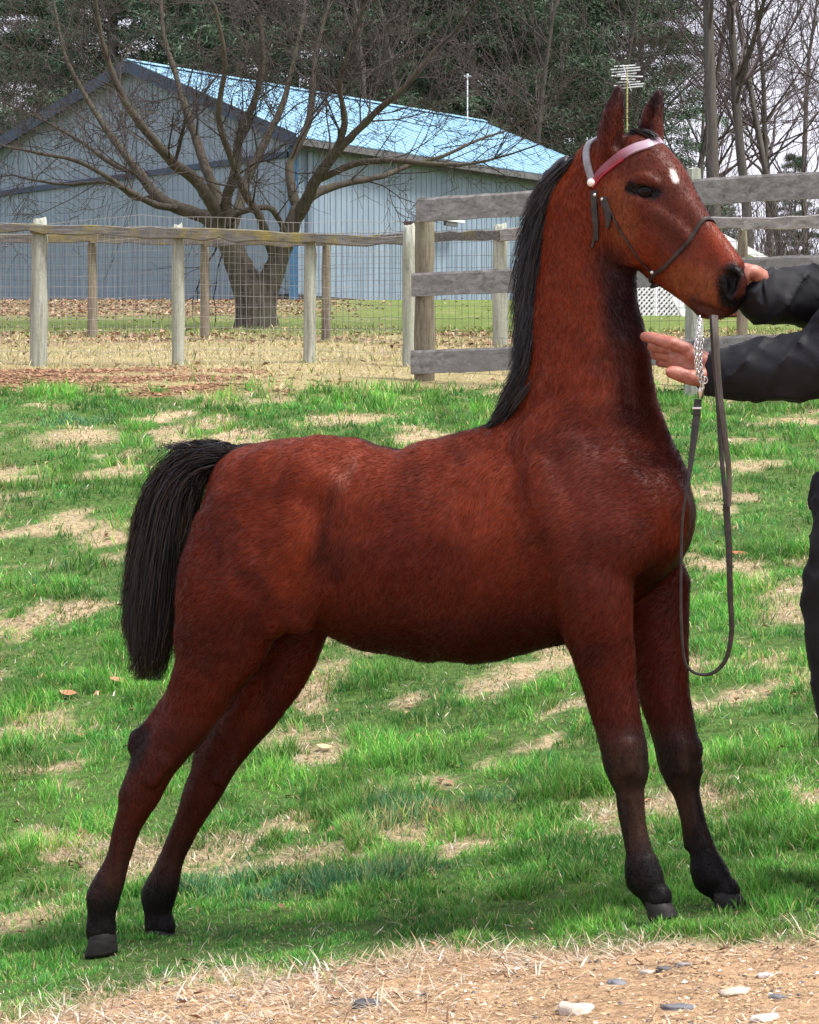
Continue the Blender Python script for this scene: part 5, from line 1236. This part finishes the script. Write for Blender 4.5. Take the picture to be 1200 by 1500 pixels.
# white tube gate and low picket fence far right
YG = 38.0; go = Sp(1122, 478, YG); go.z = float(hgt(go.x, YG)); gate = empty('tube_gate', go, 0, 'small pale tube gate seen below the upper black sleeve', 'gate')
for i in range(6):
    mb = MB(); z = .08+i*.10; mb.tube([(-.28,0,z),(.20,0,z)], .013, 5); mb.build('bar', wh_m, gate)
for x in (-.28, .20): mb = MB(); mb.tube([(x,0,0),(x,0,.66)], .017, 6); mb.build('upright', wh_m, gate)
pf = empty('picket_fence', (go.x+.3, YG, go.z), 0, 'low weathered picket fence far behind, just under the upper black sleeve', 'fence')
pk_m = woodmat('pale_picket', (.30,.28,.26), (.5,.48,.46))
for i in range(16):
    mb = MB(); x = .04+i*.085; h = .52+.05*rs.rand(); mb.box((x,0,h/2), (.045,.02,h), rot=Matrix.Rotation(rs.uniform(-.05,.05),3,'Y')); mb.build('picket', pk_m, pf)
mb = MB(); mb.box((.7,.03,.15), (1.45,.03,.05)); mb.box((.7,.03,.40), (1.45,.03,.05)); mb.build('crossbar', pk_m, pf)
# ------------------------------------------------------------------ bare branches
class Tubes:
    """numpy collector of many tapering twigs"""
    def __init__(s): s.V = []; s.Q = []; s.n = 0; s.count = 0
    def add(s, pts, rad, n):
        m = len(pts); P_ = np.asarray(pts, float); d = np.gradient(P_, axis=0); d /= np.linalg.norm(d, axis=1, keepdims=True)+1e-9
        a = np.array((.31,.52,.80)) if abs(d[0] @ np.array((.31,.52,.80))) < .9 else np.array((1.,0,0))
        u = np.cross(d, a); u /= np.linalg.norm(u, axis=1, keepdims=True)+1e-9; w = np.cross(d, u); th = 2*np.pi*np.arange(n)/n
        r = np.asarray(rad)[:,None,None]; ring = P_[:,None]+(u[:,None]*np.cos(th)[None,:,None]+w[:,None]*np.sin(th)[None,:,None])*r
        s.V.append(ring.reshape(-1,3)); k = np.arange(n); b = s.n+np.arange(m-1)[:,None]*n
        q = np.stack([b+k, b+(k+1)%n, b+n+(k+1)%n, b+n+k], 2).reshape(-1,4); s.Q.append(q); s.n += m*n; s.count += m-1
    def obj(s, name, mat, parent, smooth=True):
        return link_mesh(name, np_mesh(name, np.concatenate(s.V), Q=np.concatenate(s.Q), smooth=smooth), parent, mat)
def grow(T, p, d, L, r, depth, rg, up=.10, spread=.65, nseg=5, kids=(3,5), shrink=.62, rmin=.004, wig=.22, sides=None):
    p = np.array(p, float); d = np.array(d, float); d /= np.linalg.norm(d); pts = [p]; rad = [r]; ds = [d]
    for i in range(nseg):
        d = d+rg.normal(size=3)*wig+np.array((0,0,up)); d /= np.linalg.norm(d); p = p+d*L/nseg; pts.append(p); rad.append(max(rmin*.6, r*(1-.62*(i+1)/nseg))); ds.append(d)
    n = sides or (6 if r > .03 else 4 if r > .012 else 3); T.add(pts, rad, n)
    if depth <= 0: return
    for k in range(rg.randint(kids[0], kids[1]+1)):
        f = rg.uniform(.25, 1.0)*nseg; i = min(nseg-1, int(f)); q = pts[i]+(pts[i+1]-pts[i])*(f-i); dd = ds[i]
        rnd = rg.normal(size=3); rnd -= dd*(rnd @ dd); rnd /= np.linalg.norm(rnd)+1e-9; nd = dd*math.cos(spread)+rnd*math.sin(spread)*rg.uniform(.7,1.3)
        grow(T, q, nd, L*shrink*rg.uniform(.7,1.25), max(rmin, rad[i]*.62), depth-1, rg, up, spread, nseg, kids, shrink, rmin, wig)
bark_m = woodmat('grey_brown_bark', (.030,.025,.021), (.10,.085,.070), (.085,.082,.055), 4); twig_m = noisy('twig_bark', (.030,.025,.022), (.070,.058,.052), 20, .85)
rg = np.random.RandomState(101)
YT = 30.6; to_ = at(372, 480, YT); to_.z = float(hgt(to_.x, YT))
tree = empty('bare_tree', to_, 0, 'wide bare tree with many grey limbs from a low fork, in front of the barn', 'tree')
px = YT/F
def tp(u, v, dy=0): q = at(u, v, YT+dy)-to_; return np.array((q.x, q.y, q.z))
def limb_t(name, L, mat=bark_m, n=12, sub=4):
    pts = np.array([tp(u, v, dy) for u, v, r, dy in L]); rad = np.array([r*px*.72 for u, v, r, dy in L]); m = len(L); out = []; ro = []
    for i in range(m-1):
        p0, p1, p2, p3 = pts[max(i-1,0)], pts[i], pts[i+1], pts[min(i+2,m-1)]
        for j in range(sub):
            f = j/sub; out.append(.5*(2*p1+(p2-p0)*f+(2*p0-5*p1+4*p2-p3)*f*f+(3*p1-p0-3*p2+p3)*f**3)+rg.normal(size=3)*rad[i]*.05); ro.append((rad[i]*(1-f)+rad[i+1]*f)*(1+.06*rg.randn()))
    out.append(pts[-1]); ro.append(rad[-1]); T = Tubes(); T.add(out, ro, n); T.obj(name, mat, tree); return out, ro
# trunk: flared foot, two stems
TR = SDF(); bl = lambda u, v, r, dy=0: (tp(u, v, dy), r*px)
TR.chain([bl(374,492,34), bl(373,465,29), bl(366,430,25), bl(352,395,21), bl(338,360,19), bl(327,328,17)], k=.04)
TR.chain([bl(382,488,30), bl(385,455,22), bl(393,422,18), bl(405,385,16), bl(422,345,15), bl(437,308,12)], k=.04)
for (u, v) in ((350,490),(402,489),(372,494),(388,494)): TR.chain([bl(u, v, 12, -.1), bl((u+376)/2, v-32, 13, -.08)], k=.06)
ttv, ttq = TR.mesh('trunk', .022, disp=lambda p: (np.abs(fbm(np.arctan2(p[:,1], p[:,0]-p[:,2]*.0)*4+p[:,0]*12, p[:,0]*9, p[:,2]*1.6, seed=91, o=3)-.5))*-.11+.02)
link_mesh('trunk', np_mesh('trunk', ttv, Q=ttq), tree, bark_m)
LIMBS = [
 [(330,340,17,0),(300,318,15,.1),(262,305,13,.3),(232,288,11,.4),(205,255,10,.5),(175,215,8,.6),(150,180,7,.8),(125,140,5.5,.9),(95,80,4,1.0),(80,10,3,1.2)],
 [(262,305,9,.3),(228,300,7,0),(185,278,6,-.3),(150,255,5,-.5),(110,235,4,-.7),(60,225,3,-.9),(10,215,2,-1.1)],
 [(333,335,16,0),(305,290,13,-.3),(285,262,12,-.4),(255,240,11,-.6),(225,205,9,-.8),(190,160,8,-1),(170,120,6,-1.1),(150,60,5,-1.2),(140,0,4,-1.3)],
 [(333,330,14,.1),(318,285,12,.4),(303,250,10,.5),(288,205,9,.7),(272,160,8,.8),(258,110,6,1),(240,50,5,1.2),(235,-20,4,1.4)],
 [(335,330,13,-.1),(332,290,11,-.2),(345,250,10,-.3),(350,205,9,-.3),(372,150,7,-.4),(385,90,6,-.5),(380,20,4,-.5)],
 [(340,335,13,.2),(352,295,11,.4),(365,255,10,.6),(392,200,8,.8),(415,150,7,.9),(430,90,5,1),(445,20,4,1.2)],
 [(402,380,10,0),(385,330,9,-.4),(378,312,8,-.5),(360,285,8,-.6),(340,235,7,-.9),(320,170,6,-1.2),(330,90,5,-1.4),(315,10,4,-1.6)],
 [(434,320,13,0),(448,295,13,-.1),(462,265,12,-.2),(490,225,10,-.4),(520,195,8,-.5),(555,160,7,-.7),(590,130,5,-.9),(640,70,4,-1)],
 [(436,310,11,.1),(425,260,10,.3),(428,230,8,.4),(450,185,8,.5),(458,140,7,.6),(462,80,5,.8),(480,10,4,.9)],
 [(448,295,11,.1),(470,280,9,.3),(510,268,7,.5),(560,258,6,.7),(600,242,5,.9),(650,228,4,1),(700,205,3,1.2),(740,192,2,1.4)],
 [(470,262,8,-.2),(520,240,7,-.5),(575,235,6,-.8),(630,240,4.5,-1),(690,240,3,-1.2),(750,225,2,-1.4)],
 [(490,225,8,-.4),(505,180,7,-.6),(498,120,5,-.8),(520,50,4,-1),(540,-10,3,-1.2)],
 [(420,345,6,-.2),(400,308,6,-.4),(375,305,5.5,-.5),(350,312,5,-.3)],
 [(232,288,7,.4),(200,290,5,.9),(160,268,4,1.3),(95,270,3,1.6),(40,262,2.5,1.8)],
 [(205,255,7,.5),(165,240,5,1.0),(115,205,4,1.3),(60,175,3,1.6),(5,150,2.5,1.9)],
]
TW = Tubes(); fine = Tubes()
for k, L in enumerate(LIMBS):
    out, ro = limb_t('limb', L, n=9); out = np.array(out)
    nk = 10 if k != 12 else 3
    for j in range(nk):
        i = rg.randint(int(len(out)*.30), len(out)-1); d = out[i]-out[i-1]; d /= np.linalg.norm(d); q = rg.normal(size=3)*(1,.9,.8); q -= d*(q@d); q /= np.linalg.norm(q)+1e-9
        grow(TW, out[i], d*.6+q*.7+np.array((0,0,.12)), rg.uniform(.6,1.5), max(.008, ro[i]*.28), 3, rg, up=.05, spread=.75, nseg=3, kids=(3,4), shrink=.64, rmin=.0040, wig=.20)
    grow(TW, out[-1], out[-1]-out[-2], 1.3, ro[-1], 3, rg, up=.04, spread=.6, nseg=5, kids=(2,4), shrink=.65, rmin=.0042, wig=.2)
# long weeping side twigs, low left and right
tw = TW.obj('twigs', twig_m, tree); tw['kind'] = 'stuff'
print('twig segs', TW.count)
# ------------------------------------------------------------------ far bare trees (right) and thicket
farbark_m = woodmat('far_bark', (.055,.048,.043), (.125,.112,.10), (.095,.088,.078), 2); fartwig_m = noisy('far_twigs', (.055,.042,.042), (.11,.085,.085), 6, .9)
def bare(seed, H_, r0, lean=0.0, forks=3, low=.35):
    rg = np.random.RandomState(seed); T = Tubes(); TT = Tubes(); pts = [np.array((0,0,-.4))]; rad = [r0*1.35]; d = np.array((lean,0,1.0)); n = 12; p = pts[0]
    for i in range(n):
        d = d+rg.normal(size=3)*.05; d[2] = abs(d[2]); d /= np.linalg.norm(d); p = p+d*H_/n; pts.append(p); rad.append(r0*(1-.8*(i+1)/n))
    T.add(pts, rad, 8); pts = np.array(pts)
    for k in range(20):
        f = rg.uniform(low, 1)*n; i = min(n-1, int(f)); q = pts[i]+(pts[i+1]-pts[i])*(f-i); a = rg.uniform(0, 6.28)
        grow(TT, q, (math.cos(a)*.9, math.sin(a)*.9, rg.uniform(.5,1.2)), H_*rg.uniform(.14,.28), rad[i]*.42, 3, rg, up=.10, spread=.6, nseg=4, kids=(3,4), shrink=.66, rmin=.0065, wig=.18)
    return T, TT
def bare_thing(x, y, var, label, sc_=1.0, rz=0.0, group='bare trees standing behind the barn and fences'):
    e = empty('far_bare_tree', (x, y, float(hgt(x, y))), rz, label, 'tree', group); e.scale = (sc_,)*3
    for nm, me in BV[var]: o = bpy.data.objects.new(nm, me); COL.objects.link(o); o.parent = e
    return e
BV = []
for sd, H_, r0, ln in ((1,15,.15,.0),(2,14,.13,.06),(3,16,.19,-.04),(4,12,.09,.08)):
    T, TT = bare(sd, H_, r0, ln); me1 = np_mesh('trunk', np.concatenate(T.V), Q=np.concatenate(T.Q)); me1.materials.append(farbark_m); me2 = np_mesh('branches', np.concatenate(TT.V), Q=np.concatenate(TT.Q)); me2.materials.append(fartwig_m); BV.append((('trunk', me1), ('branches', me2)))
    print('bare', TT.count)
spots = [  # u, Y, variant, scale, rz, label
 (1048,62,2,1.05,.3,'tall thick grey trunk bare tree right behind the fence, just right of the foal forehead'),
 (1102,66,0,1.1,2.1,'forked bare tree second to the right of the foal head, behind the board fence'),
 (985,74,1,1.0,1.2,'bare tree rising between the far ear and the thick grey trunk'),
 (1165,72,1,1.05,4.0,'leaning bare tree near the right edge of the photo'),
 (1215,64,3,1.1,5.0,'slim bare tree standing at the very right edge'),
 (1020,88,3,1.3,.7,'thin bare tree far behind the thick grey trunk'),
 (1075,95,0,1.2,3.3,'distant bare tree between the two largest trunks at right'),
 (1135,92,2,1.0,5.5,'distant bare tree behind the leaning one at right'),
 (1195,98,1,1.3,2.6,'most distant bare tree at the right edge'),
 (950,96,2,1.1,4.4,'distant bare tree behind the foal ears'),
 (905,80,3,1.3,1.9,'slender bare tree directly behind the aerial'),
 (45,78,1,1.1,.4,'bare tree at the top left behind the barn ridge'),
 (-30,82,0,1.1,1.4,'bare tree at the far left edge behind the barn'),
 (120,88,3,1.4,2.4,'thin bare tree left of the barn peak'),
 (560,66,3,1.2,3.4,'thin bare tree rising behind the middle of the blue roof'),
 (640,70,1,.9,4.4,'bare tree behind the blue roof, left of the roof pole'),
 (760,66,3,1.1,5.4,'bare tree behind the far end of the blue roof'),
 (850,70,1,.9,.9,'bare tree between the roof end and the foal ears')]
for u, Y, v, s_, rz, lab in spots: p = at(u, 400, Y); bare_thing(p.x, Y, v, lab, s_, rz)
# undergrowth of whips along the wood's edge, too tangled to count
T = Tubes(); rg = np.random.RandomState(9)
for i in range(330):
    u = rg.uniform(840, 1260) if i % 3 else rg.uniform(-80, 140); Y = rg.uniform(58, 85); p = at(u, 400, Y)
    grow(T, (p.x, Y, float(hgt(p.x, Y))-.1), (rg.normal()*.3, rg.normal()*.3, 1), rg.uniform(1.5,4.5), .03, 2, rg, up=.1, spread=.5, nseg=4, kids=(2,4), rmin=.007, wig=.15)
th = T.obj('thicket', fartwig_m, None); tag(th, kind='stuff'); print('thicket', T.count)
# ------------------------------------------------------------------ evergreens
def conifer(seed, H_, R_, nl=16000):
    rg = np.random.RandomState(seed); T = Tubes(); T.add([(0,0,-.5),(0,0,H_*.5),(0,0,H_)], [.24,.15,.03], 8); Vs = []; cols = []
    nb = 190; per = nl//nb
    for b in range(nb):
        t = rg.uniform(.10, .99)**.9; z = H_*t; a = rg.uniform(0, 6.28); L = R_*(1-t)**.62*rg.uniform(.65,1.15)+.35; dr = np.array((math.cos(a), math.sin(a), 0)); droop = rg.uniform(-.05,.30)
        pts = [np.array((0,0,z))+dr*L*f+np.array((0,0,.10*L*f-droop*L*f*f)) for f in (0,.35,.7,1)]; T.add(pts, [.035,.022,.012,.004], 3); pts = np.array(pts)
        f = rg.rand(per)**.6*3*.999; i = f.astype(int); q = pts[i]+(pts[i+1]-pts[i])*(f-i)[:,None]; sd = np.cross(dr, (0,0,1)); wdt = (.12+.34*L*(1-f/3)*.6+.10)
        q = q+sd*(rg.normal(size=per)*wdt*.7)[:,None]+np.array((0,0,1))*(rg.normal(size=per)*.10-.05)[:,None]+dr*(rg.normal(size=per)*.10)[:,None]
        e = dr*.6+rg.normal(size=(per,3))*.55+np.array((0,0,-.15)); e /= np.linalg.norm(e, axis=1, keepdims=True); s_ = rg.normal(size=(per,3)); s_ = np.cross(e, s_); s_ /= np.linalg.norm(s_, axis=1, keepdims=True)
        ln = rg.uniform(.12,.26,(per,1)); w = rg.uniform(.012,.028,(per,1))
        Vs.append(np.stack([q-s_*w, q+s_*w, q+e*ln], 1).reshape(-1,3)); tone = rg.uniform(.7,1.3)
        cols.append(np.repeat(np.array((.072,.118,.072))*tone*rg.uniform(.6,1.4,(per,1)), 3, axis=0))
    Vv = np.concatenate(Vs); me = np_mesh('foliage', Vv, T=np.arange(len(Vv)).reshape(-1,3), smooth=False, col=np.concatenate(cols)); me.materials.append(needle_m)
    me2 = np_mesh('trunk', np.concatenate(T.V), Q=np.concatenate(T.Q)); me2.materials.append(farbark_m); return (('trunk', me2), ('foliage', me))
needle_m = colmat('needles', .6, .25)
CV = [conifer(1, 19, 4.2, 66000), conifer(2, 17, 3.6, 60000), conifer(3, 21, 4.8, 72000)]
cs = [(165,72,0,1.0,.2,'dark evergreen behind the left slope of the barn roof'),(255,78,2,1.0,1.1,'tall evergreen behind the barn peak'),(345,70,1,1.05,2.0,'evergreen behind the roof just right of the barn peak'),
 (430,76,0,1.0,3.0,'evergreen behind the fork of the big bare tree'),(520,72,2,.95,4.0,'evergreen above the middle of the blue roof'),(610,78,1,1.15,5.0,'evergreen above the right half of the blue roof'),
 (690,73,0,1.0,.7,'evergreen directly behind the thin white roof pole'),(775,76,2,.95,1.7,'evergreen above the far end of the blue roof'),(850,80,1,1.1,2.7,'evergreen just left of the foal ears'),
 (925,84,0,.9,3.7,'rightmost evergreen, behind the aerial and the foal ears'),(60,84,1,.95,4.7,'thin evergreen near the top left corner'),(-60,74,0,1.0,5.2,'evergreen cut by the left edge beside the barn'),(1050,110,1,.55,1.5,'small distant evergreen between the bare trunks at right'),(300,88,1,1.2,1.4,'evergreen in the second row behind the barn peak'),(570,92,1,1.3,.4,'evergreen in the second row behind the blue roof middle'),(735,90,0,1.2,3.4,'evergreen in the second row right of the roof pole'),(820,94,2,1.0,4.1,'evergreen in the second row left of the foal ears'),(1165,104,0,.5,2.5,'small distant evergreen behind the board fence at the right edge')]
for u, Y, v, s_, rz, lab in cs:
    p = at(u, 400, Y); e = empty('evergreen_tree', (p.x, Y, float(hgt(p.x, Y))), rz, lab, 'tree', 'evergreens behind the barn'); e.scale = (s_,)*3
    for nm, me in CV[v]: o = bpy.data.objects.new(nm, me); COL.objects.link(o); o.parent = e
# a far belt of trees that closes the horizon
rg = np.random.RandomState(31); n = 60000; x = rg.uniform(-260, 260, n); y = 190+rg.rand(n)*25; topz = 5+4*fbm(x*.05, y*0, seed=3)
zb = hgt(x, y); z = zb+rg.rand(n)*topz; e = rg.normal(size=(n,3)); e /= np.linalg.norm(e, axis=1, keepdims=True); s_ = np.cross(e, rg.normal(size=(n,3))); s_ /= np.linalg.norm(s_, axis=1, keepdims=True); q = np.stack([x,y,z],1)
Vv = np.stack([q-s_*.10, q+s_*.10, q+e*1.0], 1).reshape(-1,3); c = np.repeat(np.array((.085,.075,.068))*rg.uniform(.6,1.4,(n,1)), 3, axis=0)
tag(link_mesh('far_wood', np_mesh('far_wood', Vv, T=np.arange(3*n).reshape(-1,3), smooth=False, col=c), None, needle_m), kind='stuff')
